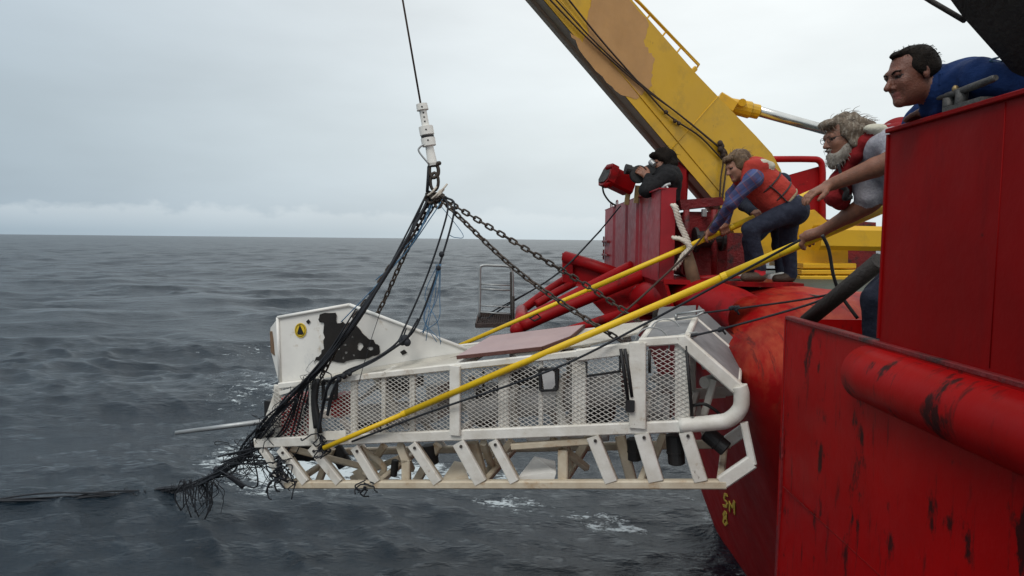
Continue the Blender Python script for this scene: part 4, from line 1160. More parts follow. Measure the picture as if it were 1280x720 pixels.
# ------------------------------------------------------------------ tag lines
def rope(label, pts, r, m='rope_brown', n=8, cat='rope', name='tag_line', group=None):
    o = MB().tube(catmull(pts, n), r, 6).build(name, M[m]); tag(o, label, cat, group); return o
rope('dark tag line running from the left mesh side up to the bearded man', [S(440, 552, -.06), S(540, 514, -.08), P(690, 462, 4.72), P(800, 408, 4.6), P(930, 338, 4.3), P(1000, 300, 4.0)], .009, 'rope_black')
rope('brown rope from the sled top up to the stooping worker and the boom knot', [S(700, 441, .4), P(770, 398, 5.5), P(830, 345, 5.8), P(868, 308, 5.9), P(888, 282, 5.98), P(900, 262, 6.0)], .009)
for lab, pts, kn, fr in (('upper of two dark lines from the sled bails to the deck', [P(880, 391, 4.95), P(920, 386, 4.8), P(1000, 375, 4.6), P(1052, 365, 4.45)], (919, 386, 4.8), ((845, 396, 5.1), (880, 390, 4.97))),
                         ('lower of two dark lines from the sled bails to the deck', [P(850, 423, 4.6), P(903, 411, 4.6), P(1000, 384, 4.5), P(1048, 367, 4.42)], (902, 411, 4.58), ((838, 424, 4.65), (872, 418, 4.62)))):
    o = thing('bail_line', lab, 'rope', pts[-1])
    MB().tube(catmull(pts, 6), .008, 6).build('line', M['rope_black'], o)
    mb = MB()
    for k in range(5): mb.ball(P(kn[0]+g2.uniform(-6, 4), kn[1]+g2.uniform(-2, 3), kn[2]), .016, .014, .016, 7, 5)
    mb.tube(catmull([P(*kn), P(kn[0]+5, kn[1]+7, kn[2])], 3), .007, 5); mb.build('knot', M['rope_black'], o)
    A, Bp = P(*fr[0]), P(*fr[1])
    mb = MB(); mb.tube([A + UP*.02, Bp + UP*.012], .010, 6); mb.tube([A - UP*.02, A.lerp(Bp, .75) - UP*.02, Bp - UP*.0], .010, 6); mb.tube([A + UP*.02, A - UP*.02], .012, 6); mb.build('turnbuckle', M['grey_metal'], o)
for lab, pts in (('upper thin cable from the far bulwark to the boarding cage', [P(776, 257, 7.4), P(742, 297, 7.5), P(690, 347, 7.4), P(611, 392, 7.3)]),
                 ('lower thin cable from the far bulwark to the boarding cage', [P(752, 287, 7.4), P(700, 340, 7.4), P(640, 378, 7.35), P(600, 404, 7.3)])):
    rope(lab, pts, .008, 'rope_black', name='stay_cable', cat='cable')
rope('black hose hanging from the bearded man\'s hand to the deck', [P(1028, 294, 3.9), P(1036, 312, 3.92), P(1042, 345, 3.95), P(1052, 370, 3.98), P(1072, 398, 3.95)], .010, 'black', name='hose', cat='hose')
tag(MB().tube([P(1008, 402, 4.1), P(1100, 326, 3.5)], .045, 12).build('dark_pipe', M['dark_steel']), 'thick dark pipe propped against the bulwark by the bearded man', 'pipe')
# white rope over the bulwark corner, wooden post, junk on deck
wr = thing('white_mooring_rope', 'thick white rope hanging over the corner of the far bulwark', 'rope', P(866, 330, 5.98))
def twisted(pts, r, par, m):
    pts = catmull(pts, 14)
    for ph in (0, 2.09, 4.19):
        q = []; L = 0; prev = None
        for p in pts:
            if prev is not None: L += (p-prev).length
            prev = p; a_ = L/.045*2*math.pi*.5 + ph
            q.append(p + Vector((math.cos(a_)*r*.55, math.sin(a_)*r*.55*.6, math.sin(a_)*r*.55*.5)))
        MB().tube(q, r*.62, 6).build('strand', M[m], par)
twisted([P(841, 257, 5.98), P(844, 259, 5.96), P(850, 280, 5.95), P(857, 295, 5.94), P(863, 312, 5.93)], .026, wr, 'rope_white')
twisted([P(863, 310, 5.93), P(855, 318, 5.94), P(848, 330, 5.96), P(842, 337, 5.98)], .022, wr, 'rope_white')
twisted([P(842, 297, 5.97), P(852, 299, 5.93), P(862, 308, 5.92), P(858, 318, 5.92)], .024, wr, 'rope_white')
mb = MB(); mb.tube([P(857, 313, 5.98), P(862, 330, 5.98), P(870, 362, 5.95)], [.05, .055, .06], 10)
tag(mb.build('wooden_post', M['wood']), 'weathered wooden post leaning below the white rope', 'post')
heap = thing('rope_heap', 'loose brown rope lying on deck beside the wooden post', 'rope', P(895, 356, 5.9))
for k in range(10):
    c = P(875+g2.uniform(0, 45), 353+g2.uniform(-2, 4), 5.9)
    MB().tube(catmull([c, c + Vector((.12, g2.uniform(-.1, .1), .02)), c + Vector((.2, .05, 0)), c + Vector((.28, -.08, -.01))], 5), .014, 6).build('strand', M[g2.choice(['rope_brown', 'rope_white', 'dark_steel'])], heap)

# ------------------------------------------------------------------ boarding cage
YC = 7.3
cage = thing('boarding_cage', 'small metal railed platform standing out over the water', 'platform', P(622, 405, YC))
mb = MB(); mb.tube(catmull([P(599, 397, YC), P(600, 360, YC), P(600, 338, YC), P(603, 332, YC), P(620, 332, YC), P(634, 333, YC), P(640, 339, YC), P(641, 365, YC), P(640, 408, YC)], 5), .014, 8)
mb.build('rail_frame', M['grey_metal'], cage)
for y0, y1, r in ((355, 357, .009), (361, 363, .011), (382, 384, .008), (390, 393, .009)):
    MB().tube([P(599, y0, YC), P(641, y1, YC)], r, 6).build('cross_rail', M['grey_metal'], cage)
mb = MB(); mb.tube([P(639, 340, YC), P(640, 425, YC)], .016, 8); mb.tube([P(641, 370, YC), P(641, 426, YC)], .02, 8); mb.build('post', M['dark_steel'], cage)
bl, br, tr, tl = P(595, 407, YC-.15), P(641, 406, YC-.15), P(641, 394, YC+.12), P(599, 392, YC+.12)
mb = MB()
for p, q in ((bl, br), (br, tr), (tr, tl), (tl, bl)): mb.beam(p, q, .02, .05)
mb.build('tray_rim', M['tray'], cage)
mb = MB()
for k in range(1, 16):
    t = k/16; mb.beam(bl.lerp(br, t), tl.lerp(tr, t), .004, .02)
for k in range(1, 8):
    t = k/8; mb.beam(bl.lerp(tl, t), br.lerp(tr, t), .004, .014)
mb.build('grating', M['tray'], cage)
mb = MB(); mb.tube([P(636, 405, YC), P(650, 408, 6.9)], .03, 8); mb.build('hinge', M['dark_steel'], cage)

# ------------------------------------------------------------------ red lamp on the far bulwark
YL = 7.0
lamp = thing('flood_lamp', 'boxy red flood lamp tilted on a bracket atop the far bulwark', 'lamp', P(790, 250, YL))
d, s, u = frame_of(P(757, 220, YL) - P(788, 232, YL + .1))
mb = MB(); mb.beam(P(787, 233, YL+.1), P(760, 220, YL), .20, .19, None, .12); mb.build('lamp_box', M['red'], lamp)
mb = MB(); mb.beam(P(765, 222, YL-.02), P(757, 218, YL-.04), .235, .23, None, .2); mb.build('lamp_bezel', M['red'], lamp)
mb = MB(); mb.beam(P(757.5, 219, YL-.04), P(756, 218, YL-.045), .18, .17, None, .2); mb.build('lamp_glass', M['dark_steel'], lamp)
MB().tube([P(757, 211, YL-.1), P(764, 208, YL-.1), P(769, 211, YL-.1)], .018, 8).build('lamp_lug', M['red'], lamp)
MB().tube([P(756, 233, YL-.1), P(762, 226, YL-.12)], .03, 8).build('lamp_lug', M['red'], lamp)
mb = MB(); mb.beam(P(787, 228, YL+.05), P(783, 256, YL+.05), .03, .05); mb.beam(P(797, 232, YL+.05), P(795, 254, YL+.05), .03, .05); mb.build('bracket', M['brass'], lamp)
mb = MB(); mb.tube(catmull([P(753, 232, YL), P(755, 242, YL), P(762, 252, YL), P(770, 257, YL)], 6), .010, 6); mb.build('power_cable', M['black'], lamp)

# cleat on the near bulwark
cl = thing('deck_cleat', 'grey cast cleat bolted on top of the near bulwark before the blue shirt', 'cleat', P(1190, 140, 2.72))
mb = MB(); mb.tube(catmull([PX(1162, 124, 1.70), PX(1180, 121, 1.70), PX(1200, 114, 1.70), PX(1225, 105, 1.70), PX(1245, 97, 1.705)], 5), [.010]*6+[.013]*6+[.014]*5+[.013]*3+[.010], 10); mb.build('horn', M['cleat'], cl)
mb = MB(); mb.tube([PX(1187, 122, 1.705), PX(1186, 144, 1.71)], .024, 10); mb.tube([PX(1203, 112, 1.705), PX(1200, 140, 1.71)], .022, 10); mb.build('stem', M['cleat'], cl)
mb = MB(); mb.ball(PX(1194, 111, 1.70), .012, .012, .014, 8, 6); mb.build('pin_head', M['brass'], cl)
mb = MB(); mb.box(W(1.72, 2.62, .522), .07, .22, .018); mb.build('foot', M['cleat'], cl)

# ------------------------------------------------------------------ people: one continuous surface per body
def V3(p): return np.array([p[0], p[1], p[2]], dtype=np.float64)
def unit(v): v = np.asarray(v, float); return v/np.linalg.norm(v)
def wob(p, f=38.0, s=0.0):
    x, y, z = p[..., 0], p[..., 1], p[..., 2]
    return (np.sin(f*x+1.7*np.sin(f*.6*z+s)+s)*np.sin(f*.8*z+1.3*np.sin(f*.5*y)+s*2) + .6*np.sin(f*1.9*(y+z*.7)+s*3+1.5*np.sin(f*.9*x)))*.6
class Body:
    def __init__(self): self.p = []
    def cone(self, a, b, ra, rb, mat, k=.03, wr=0.0): self.p.append(('c', V3(a), V3(b), ra, rb, mat, k, wr)); return self
    def chainc(self, pts, rs, mat, k=.012, wr=0.0):
        for i in range(len(pts)-1): self.cone(pts[i], pts[i+1], rs[i], rs[i+1], mat, k, wr)
        return self
    def ell(self, c, r, ax, mat, k=.02, wr=0.0, sub=False):
        self.p.append(('s' if sub else 'e', V3(c), np.array(r, float), np.array(ax, float), mat, k, wr)); return self
    def bounds(self):
        lo, hi = [], []
        for q in self.p:
            if q[0] == 'c':
                lo.append(np.minimum(q[1]-q[3], q[2]-q[4])); hi.append(np.maximum(q[1]+q[3], q[2]+q[4]))
            elif q[0] == 'e':
                m = max(q[2]); lo.append(q[1]-m); hi.append(q[1]+m)
        return np.min(lo, 0), np.max(hi, 0)
    @staticmethod
    def dist(q, X):
        if q[0] == 'c':
            ab = q[2]-q[1]; t = np.clip(((X-q[1])@ab)/max(ab@ab, 1e-12), 0, 1)
            d = np.sqrt(((X-q[1]-t[..., None]*ab)**2).sum(-1)) - (q[3]+(q[4]-q[3])*t)
            wr = q[7]
        else:
            Y = (X-q[1])@q[3].T
            k0 = np.sqrt(((Y/q[2])**2).sum(-1)); k1 = np.sqrt(((Y/q[2]**2)**2).sum(-1))
            d = k0*(k0-1)/np.maximum(k1, 1e-6); wr = q[6]
        if wr: d = d + wr*wob(X)
        return d
    def mesh(self, name, h, mats, base, noise=None):
        lo, hi = self.bounds(); lo = lo - 4*h - .02; hi = hi + 4*h + .02
        n = np.ceil((hi-lo)/h).astype(int)+1
        D = np.full(n, .5, dtype=np.float64)
        for q in self.p:
            if q[0] == 'c': a = np.minimum(q[1]-q[3], q[2]-q[4]); b = np.maximum(q[1]+q[3], q[2]+q[4]); k = q[6]
            else: a = q[1]-max(q[2]); b = q[1]+max(q[2]); k = q[5]
            m = k + 3*h + .02
            i0 = np.maximum(np.floor((a-m-lo)/h).astype(int), 0); i1 = np.minimum(np.ceil((b+m-lo)/h).astype(int)+1, n)
            if np.any(i1 <= i0): continue
            gx, gy, gz = (lo[i]+h*np.arange(i0[i], i1[i]) for i in range(3))
            X = np.stack(np.meshgrid(gx, gy, gz, indexing='ij'), -1)
            d = self.dist(q, X)
            sl = tuple(slice(i0[i], i1[i]) for i in range(3)); o = D[sl]
            if q[0] == 's':
                d = -d; hh = np.maximum(k-np.abs(o-d), 0)/k; D[sl] = np.maximum(o, d)+hh*hh*k*.25
            else:
                hh = np.maximum(k-np.abs(o-d), 0)/k; D[sl] = np.minimum(o, d)-hh*hh*k*.25
        if noise is not None:
            msk = np.abs(D) < .05; idx = np.argwhere(msk)
            D[msk] += noise(lo + idx*h)
        ins = D < 0
        c = [ins[dx:n[0]-1+dx, dy:n[1]-1+dy, dz:n[2]-1+dz] for dx in (0, 1) for dy in (0, 1) for dz in (0, 1)]
        s = sum(x.astype(np.int8) for x in c); cells = np.argwhere((s > 0) & (s < 8))
        offs = np.array([(dx, dy, dz) for dx in (0, 1) for dy in (0, 1) for dz in (0, 1)])
        val = np.stack([D[cells[:, 0]+o[0], cells[:, 1]+o[1], cells[:, 2]+o[2]] for o in offs], 1)
        acc = np.zeros((len(cells), 3)); cnt = np.zeros(len(cells))
        for i in range(8):
            for j in range(i+1, 8):
                if np.abs(offs[i]-offs[j]).sum() != 1: continue
                m = (val[:, i] < 0) != (val[:, j] < 0)
                t = val[m, i]/(val[m, i]-val[m, j])
                acc[m] += offs[i] + t[:, None]*(offs[j]-offs[i]); cnt[m] += 1
        Vt = lo + h*(cells + acc/cnt[:, None])
        idm = np.full(n, -1, dtype=np.int64); idm[cells[:, 0], cells[:, 1], cells[:, 2]] = np.arange(len(cells))
        F = []
        for ax in range(3):
            e = [0, 0, 0]; e[ax] = 1
            A = ins[:n[0]-e[0], :n[1]-e[1], :n[2]-e[2]]; Bq = ins[e[0]:, e[1]:, e[2]:]
            g = np.argwhere(A != Bq); inv = A[g[:, 0], g[:, 1], g[:, 2]]
            u, v = [(1, 2), (2, 0), (0, 1)][ax]
            du = np.zeros(3, int); dv = np.zeros(3, int); du[u] = 1; dv[v] = 1
            qd = [idm[tuple((g-a_).T)] for a_ in (du+dv, dv, 0*du, du)]
            f = np.stack(qd, 1); f[~inv] = f[~inv][:, ::-1]
            F.append(f[(f >= 0).all(1)])
        F = np.concatenate(F)
        me = bpy.data.meshes.new(name)
        me.vertices.add(len(Vt)); me.vertices.foreach_set('co', (Vt-np.array(base)).astype(np.float32).ravel())
        me.loops.add(F.size); me.loops.foreach_set('vertex_index', F.astype(np.int32).ravel())
        me.polygons.add(len(F)); me.polygons.foreach_set('loop_start', np.arange(0, F.size, 4, dtype=np.int32)); me.polygons.foreach_set('loop_total', np.full(len(F), 4, dtype=np.int32))
        me.update(calc_edges=True)
        me.polygons.foreach_set('use_smooth', np.ones(len(F), bool))
        fc = Vt[F].mean(1); best = np.full(len(F), 1e9); lab = np.zeros(len(F), np.int32)
        names = list(mats)
        for q in self.p:
            if q[0] == 's': continue
            mt = q[5] if q[0] == 'c' else q[4]
            d = self.dist(q, fc); m = d < best; best[m] = d[m]; lab[m] = names.index(mt)
        for k in names: me.materials.append(mats[k])
        me.polygons.foreach_set('material_index', lab)
        me.update()
        return me
    def build(self, name, h, mats, parent, noise=None, label=None):
        me = self.mesh(name, h, mats, ROOT[parent.name], noise)
        return link(name, me, None, parent, label=label)

def skinmat(name, c):
    m, n, l, b = new_mat(name)
    b.inputs['Base Color'].default_value = (*c, 1); b.inputs['Roughness'].default_value = .5
    b.inputs['Subsurface Weight'].default_value = .12; b.inputs['Subsurface Radius'].default_value = (.01, .004, .002); b.inputs['Subsurface Scale'].default_value = .5
    geo = n.new('ShaderNodeNewGeometry'); t = n.new('ShaderNodeTexNoise'); t.inputs['Scale'].default_value = 35; t.inputs['Detail'].default_value = 5
    l.new(geo.outputs['Position'], t.inputs['Vector'])
    mx = n.new('ShaderNodeMix'); mx.data_type = 'RGBA'; l.new(t.outputs['Fac'], mx.inputs[0])
    mx.inputs[6].default_value = (*[q*.55 for q in c], 1); mx.inputs[7].default_value = (min(1, c[0]*1.25), c[1]*1.1, c[2]*1.05, 1)
    l.new(mx.outputs[2], b.inputs['Base Color'])
    t2 = n.new('ShaderNodeTexNoise'); t2.inputs['Scale'].default_value = 160; t2.inputs['Detail'].default_value = 6; l.new(geo.outputs['Position'], t2.inputs['Vector'])
    bp = n.new('ShaderNodeBump'); bp.inputs['Strength'].default_value = .5; bp.inputs['Distance'].default_value = .006; l.new(t2.outputs['Fac'], bp.inputs['Height']); l.new(bp.outputs[0], b.inputs['Normal'])
    return m
SK1, SK2, SK3 = skinmat('tanned_skin', (.25, .115, .07)), skinmat('fair_skin', (.34, .17, .11)), skinmat('shaded_skin', (.175, .068, .042))  # first and third tones carry the shade on the faces in their colour
def cloth(name, c, v=None, s=30): return paint(name, c, v, rough=.85, scale=s, bump=.03, bscale=16, spec=.2)
HAIRB = paint('dark_hair', (.008, .006, .005), (.016, .011, .008), rough=.75, spec=.12, scale=60, bump=.01, bscale=150)
HAIRG = paint('greying_hair', (.17, .125, .085), (.07, .048, .032), (.36, .32, .26), rough=.55, scale=45, wscale=30, lo=.52, hi=.68, stretch=(3, 1, 1), bump=.012, bscale=110)
HAIRL = paint('brown_hair', (.13, .075, .035), (.055, .03, .015), (.22, .14, .07), rough=.5, scale=50, wscale=30, lo=.55, hi=.7, bump=.012, bscale=110)
BEARD = paint('grey_beard', (.34, .31, .27), (.18, .15, .12), rough=.6, scale=60, bump=.012, bscale=140)
EYE = paint('eye_dark', (.03, .02, .018), rough=.25, bump=0)
LIP = skinmat('lip', (.27, .09, .07))
def plaid():
    m, n, l, b = new_mat('plaid_shirt'); geo = n.new('ShaderNodeNewGeometry')
    sp = n.new('ShaderNodeSeparateXYZ'); mp = n.new('ShaderNodeMapping'); mp.inputs['Rotation'].default_value = (0, .7, .3)
    l.new(geo.outputs['Position'], mp.inputs[0]); l.new(mp.outputs[0], sp.inputs[0])
    def band(o, f, th):
        a_ = n.new('ShaderNodeMath'); a_.operation = 'MULTIPLY'; l.new(o, a_.inputs[0]); a_.inputs[1].default_value = f
        f_ = n.new('ShaderNodeMath'); f_.operation = 'FRACT'; l.new(a_.outputs[0], f_.inputs[0])
        g_ = n.new('ShaderNodeMath'); g_.operation = 'LESS_THAN'; l.new(f_.outputs[0], g_.inputs[0]); g_.inputs[1].default_value = th
        return g_.outputs[0]
    col = None
    prev = (.035, .045, .12)
    for o, f, th, c in ((sp.outputs[0], 14, .45, (.075, .04, .09)), (sp.outputs[2], 13, .4, (.06, .09, .24)), (sp.outputs[0], 14, .12, (.16, .05, .07)), (sp.outputs[2], 13, .12, (.12, .12, .19))):
        x = n.new('ShaderNodeMix'); x.data_type = 'RGBA'
        k = n.new('ShaderNodeMath'); k.operation = 'MULTIPLY'; l.new(band(o, f, th), k.inputs[0]); k.inputs[1].default_value = .65
        l.new(k.outputs[0], x.inputs[0])
        if col is None: x.inputs[6].default_value = (*prev, 1)
        else: l.new(col, x.inputs[6])
        x.inputs[7].default_value = (*c, 1); col = x.outputs[2]
    l.new(col, b.inputs['Base Color']); b.inputs['Roughness'].default_value = .9
    return m
PLAID = plaid()
JEANS = cloth('dark_denim', (.014, .017, .030), (.026, .030, .048))
BLUE = cloth('blue_work_shirt', (.012, .034, .12), (.008, .024, .09), 14)
GREYS = cloth('grey_patterned_shirt', (.40, .39, .42), (.27, .26, .30), 90)
BLACKJ = cloth('black_jacket', (.010, .010, .011), (.018, .018, .020))
NAVY = cloth('navy_jacket', (.014, .018, .030), (.022, .026, .04))
VEST = cloth('red_life_vest', (.40, .045, .030), (.32, .030, .025), 8)
VESTD = cloth('dark_red_life_vest', (.24, .014, .016), (.16, .010, .012), 8)
CREAM = cloth('cream_panel', (.55, .52, .42))
SHOE = paint('brown_shoe', (.06, .035, .022), rough=.6); WSHOE = paint('white_sneaker', (.62, .61, .58), rough=.6)
SOCK = cloth('red_sock', (.45, .02, .03)); BELT = paint('tan_belt', (.30, .22, .12), rough=.6)

def head(b, c, f, u, size=1.0, skin='skin', nose=1.0):
    f = unit(f); u = unit(np.asarray(u, float) - f*np.dot(u, f)); s = np.cross(f, u)
    ax = np.array([s, f, u]); c = V3(c)
    L = lambda x, y, z: c + (s*x + f*y + u*z)*size
    E = lambda x, y, z, r, k=.02, m=skin, sub=False: b.ell(L(x, y, z), np.array(r)*size, ax, m, k*size, 0, sub)
    E(0, -.015, .035, (.074, .094, .084)); E(0, .028, -.03, (.060, .066, .088), .03); E(0, .02, -.06, (.054, .06, .05), .03)
    E(0, .076, -.098, (.024, .022, .020), .025); E(.03, .06, -.02, (.028, .03, .028), .02); E(-.03, .06, -.02, (.028, .03, .028), .02)
    b.cone(L(-.036, .082, .028), L(.036, .082, .028), .011*size, .011*size, skin, .02*size)
    b.cone(L(0, .088, .012), L(0, .112*nose, -.030), .008*size, .0135*size, skin, .012*size)
    E(.013, .096, -.036, (.010, .010, .008), .008); E(-.013, .096, -.036, (.010, .010, .008), .008)
    for q in (-1, 1):
        E(q*.033, .103, .010, (.017, .016, .012), .012, sub=True)
        E(q*.033, .080, .010, (.0125, .0125, .010), .004, 'eye')
        E(q*.033, .084, .0175, (.017, .011, .006), .006)
        E(q*.077, -.010, -.002, (.009, .017, .031), .006); E(q*.086, -.006, .004, (.006, .009, .016), .004, sub=True)
    E(0, .088, -.062, (.024, .011, .0065), .005, 'lip'); E(0, .084, -.074, (.020, .011, .0065), .005, 'lip')
    return L, ax
def grip(b, c, axis, wrist, r_pole, skin='skin', side=1, sc=1.0, roll=0.0):
    """hand closed around a pole: c on the pole axis, axis along the pole, wrist point"""
    c, wrist, axis = V3(c), V3(wrist), unit(axis)
    e_ = wrist - c; e_ = unit(e_ - axis*np.dot(e_, axis)); n_ = np.cross(axis, e_)*side
    rf = .0088*sc; Rr = r_pole + rf*.9
    def pt(phi, t): return c + axis*t + (e_*math.cos(phi) + n_*math.sin(phi))*Rr
    pal = c + e_*(r_pole + .022) + n_*.012
    b.cone(wrist, pal, .027*sc, .032*sc, skin, .02)
    for i, (t, r, ln) in enumerate(((-.033, .95, 2.75), (-.011, 1.0, 3.0), (.011, .97, 2.9), (.032, .82, 2.5))):
        t *= sc
        kn = c + axis*t + e_*(r_pole + .016) + n_*.030
        b.cone(pal + axis*t*.7, kn, .018*sc, .0125*sc, skin, .012)
        ph = [.9 + ln*q for q in (0, .36, .70, 1.0)]
        b.chainc([kn] + [pt(p, t) for p in ph], [.0125*sc*r, .0112*sc*r, .0105*sc*r, .0098*sc*r, .0085*sc*r], skin, .004)
    b.chainc([pal - axis*.02*sc, pt(-.45, -.052*sc), pt(-1.15, -.050*sc), pt(-1.8, -.044*sc)], [.018*sc, .0135*sc, .0115*sc, .0095*sc], skin, .006)
def open_hand(b, wrist, d, nrm, skin='skin', side=1, curl=.25, sc=1.0):
    """relaxed hand: d along the fingers, nrm out of the palm, thumb towards side"""
    w, d = V3(wrist), unit(d); nrm = unit(np.asarray(nrm, float) - d*np.dot(nrm, d)); s = np.cross(d, nrm)*side
    for t in (-.026, -.009, .009, .025):
        b.cone(w + s*t*.5, w + d*.085*sc + s*t*sc, .020*sc, .0135*sc, skin, .014)
    for t, L_, a0 in ((-.030, .062, -.06), (-.010, .074, -.02), (.010, .078, .02), (.029, .070, .07)):
        p = w + d*.088*sc + s*t*sc; q = [p]; dd = unit(d + s*a0*1.2)
        for k, fr in enumerate((.45, .32, .23)):
            an = curl*(k+1); q.append(q[-1] + (dd*math.cos(an) + nrm*math.sin(an))*L_*fr*sc)
        b.chainc(q, [.0108*sc, .0098*sc, .009*sc, .0075*sc], skin, .004)
    q = [w + d*.018*sc + s*.018*sc, w + d*.05*sc + s*.050*sc + nrm*.012, w + d*.080*sc + s*.062*sc + nrm*.022, w + d*.102*sc + s*.064*sc + nrm*.03]
    b.chainc(q, [.019*sc, .014*sc, .0115*sc, .009*sc], skin, .008)
def strands(amp=.006, f=110, d=(1, .3, .2)):
    d = np.array(d)
    def fn(p):
        q = p@d; o = p@np.array([-.3, 1, .1]); z = p[:, 2]
        return amp*(np.sin(f*o+3*np.sin(18*q)) + .7*np.sin(f*.55*z+2*np.sin(25*q)+1)) + amp*.8*np.sin(31*q)*np.sin(27*o)*np.sin(29*z)
    return fn
def tufts(parent, hair, mat, L, g_, ln=.03, n=80, r=.0012, flow=(0, -.6, -.5), name='hair_strand'):
    """stray locks growing out of the hair's own surface"""
    me = hair.data; base = Vector(ROOT[parent.name]); mb = MB()
    fl = Vector(L(*flow)) - Vector(L(0, 0, 0))
    for k in range(n):
        v = me.vertices[g_.randrange(len(me.vertices))]
        p = v.co + base; nn = v.normal.normalized()
        d_ = (nn*.55 + fl*.8 + Vector((g_.gauss(0, .3), g_.gauss(0, .3), g_.gauss(0, .3)))).normalized(); l_ = ln*g_.uniform(.5, 1.2)
        q = [p - nn*.006, p + nn*.004 + d_*l_*.45, p + d_*l_ + fl*l_*.3]
        mb.tube(catmull(q, 3), [r*1.6, r*1.5, r*1.4, r*1.2, r, r*.8, r*.5], 4)
    return tag(mb.build(name, mat, parent), kind='stuff')
gh = random.Random(9)

# --- stooping worker in plaid with red life vest
pA = thing('person', 'stooping person in plaid shirt and red life vest gripping the far pole', 'person', P(965, 352, 5.75))
b = Body(); Y = 5.72
hip = V3(P(988, 262, Y)); hipN, hipF = hip + [0, -.09, 0], hip + [0, .09, 0]
sh = V3(P(945, 221, Y)); shN, shF = V3(P(941, 224, Y-.17)), V3(P(938, 216, Y+.17))
b.cone(hip, V3(P(965, 242, Y)), .125, .122, 'shirt', .05, .005); b.cone(V3(P(965, 242, Y)), sh, .122, .118, 'shirt', .05, .005)
b.cone(shN + (sh-shN)*.2, shF + (sh-shF)*.2, .075, .075, 'shirt', .05, .004)
b.ell(hip + [.01, 0, -.01], (.140, .160, .130), np.eye(3), 'jeans', .04, .003)
b.chainc([hipN, V3(P(938, 287, Y-.12)), V3(P(950, 335, Y-.10))], [.098, .066, .047], 'jeans', .03, .004)
b.chainc([hipF + [.02, 0, 0], V3(P(985, 305, Y+.12)), V3(P(989, 343, Y+.12))], [.098, .068, .050], 'jeans', .03, .004)
fo = V3(P(950, 343, Y-.10)); b.cone(V3(P(950, 332, Y-.10)), fo, .042, .042, 'sock', .01)
b.cone(fo + [.01, 0, -.02], fo + [-.13, -.02, -.025], .042, .036, 'shoe', .015)
fo = V3(P(988, 347, Y+.12)); b.cone(fo + [0, 0, 0], fo + [-.12, 0, -.01], .042, .036, 'shoe', .015)
h1 = V3(P(889, 289, 6.0)); h2 = V3(P(906, 281, 6.02)); pax = V3(P2B - P2A)
def onP2(px):
    lo, hi = 0., 1.
    for _ in range(40):
        t = (lo+hi)/2; q = P2A.lerp(P2B, t); v = ROT3.transposed() @ (q-CAMP); x = 640 + FPX*v.x/-v.z
        if x < px: lo = t
        else: hi = t
    return V3(P2A.lerp(P2B, t))
gA, gB = onP2(888), onP2(905)
elN = V3(P(914, 254, Y-.10)); wrN = gA + unit(elN-gA)*.085 + np.array([0, 0, .015])
b.chainc([shN, elN, wrN], [.064, .048, .036], 'shirt', .03, .006)
elF = V3(P(915, 244, Y+.2)); wrF = gB + unit(elF-gB)*.085
b.chainc([shF, elF, wrF], [.070, .052, .038], 'shirt', .03, .004)
b.cone(wrN, wrN + (gA-wrN)*.3, .030, .027, 'skin', .008); b.cone(wrF, wrF + (gB-wrF)*.3, .030, .027, 'skin', .008)
grip(b, gA, pax, wrN, .027, side=-1); grip(b, gB, pax, wrF, .027, side=1)
hc = V3(P(922, 208, Y)); b.cone(sh + unit(hc-sh)*.05, hc + [.03, 0, -.03], .060, .055, 'skin', .03)
LA, _ = head(b, hc, (-.88, -.18, -.38), (-.35, 0, .9), .95)
b.build('body', .0075, {'skin': SK2, 'shirt': PLAID, 'jeans': JEANS, 'shoe': SHOE, 'sock': SOCK, 'eye': EYE, 'lip': LIP}, pA)
hb = Body(); axh = _
hb.ell(LA(0, -.03, .055), (.088, .098, .080), axh, 'h', .02); hb.ell(LA(0, -.08, -.02), (.078, .050, .085), axh, 'h', .03)
for q in (-1, 1): hb.ell(LA(q*.068, -.02, -.01), (.022, .055, .066), axh, 'h', .03)
hb.ell(LA(0, .07, .085), (.06, .035, .025), axh, 'h', .02); hb.ell(LA(0, -.09, -.08), (.055, .03, .05), axh, 'h', .03)
hA = hb.build('hair', .006, {'h': HAIRL}, pA, strands(.005))
tufts(pA, hA, HAIRL, LA, gh, .035, 130)
vb = Body()
mdl = (hip + sh)/2; sp = unit(sh - hip); nb = unit(np.cross(np.array([0, 1., 0]), sp)); nb = nb if nb[2] > 0 else -nb
axv = np.array([sp, [0, 1, 0], nb])
vb.cone(hip + sp*.135 + nb*.012, sh + sp*.03 + nb*.012, .142, .138, 'v', .02, .004)
vb.cone(hip + sp*.15 - nb*.05, sh - sp*.06 - nb*.05, .125, .120, 'v', .03, .004)
for q in (-.10, .10):
    vb.chainc([sh + sp*.04 + nb*.075 + [0, q, 0], sh + sp*.125 + [0, q*.9, 0], sh + sp*.07 - nb*.10 + [0, q, 0]], [.046, .036, .040], 'v', .03)
for q, sg in ((shN, -1), (shF, 1)): vb.ell(q + np.array([-.03, sg*.07, -.03]), (.105, .11, .115), np.eye(3), 'v', .02, 0, True)
vb.cone(sh - sp*.01 + nb*.115 + [0, -.085, 0], sh + sp*.05 + nb*.085 + [0, -.105, 0], .038, .038, 'c', .004)
vb.build('life_vest', .008, {'v': VEST, 'c': CREAM}, pA)
mb = MB(); mb.tube(catmull([Vector(hip + sp*.10 - nb*.02 + [0, -.150, 0]), Vector(mdl - nb*.015 + [0, -.150, 0]), Vector(sh - sp*.10 - nb*.02 + [0, -.145, 0])], 5), .006, 5); mb.build('vest_seam', M['black'], pA)
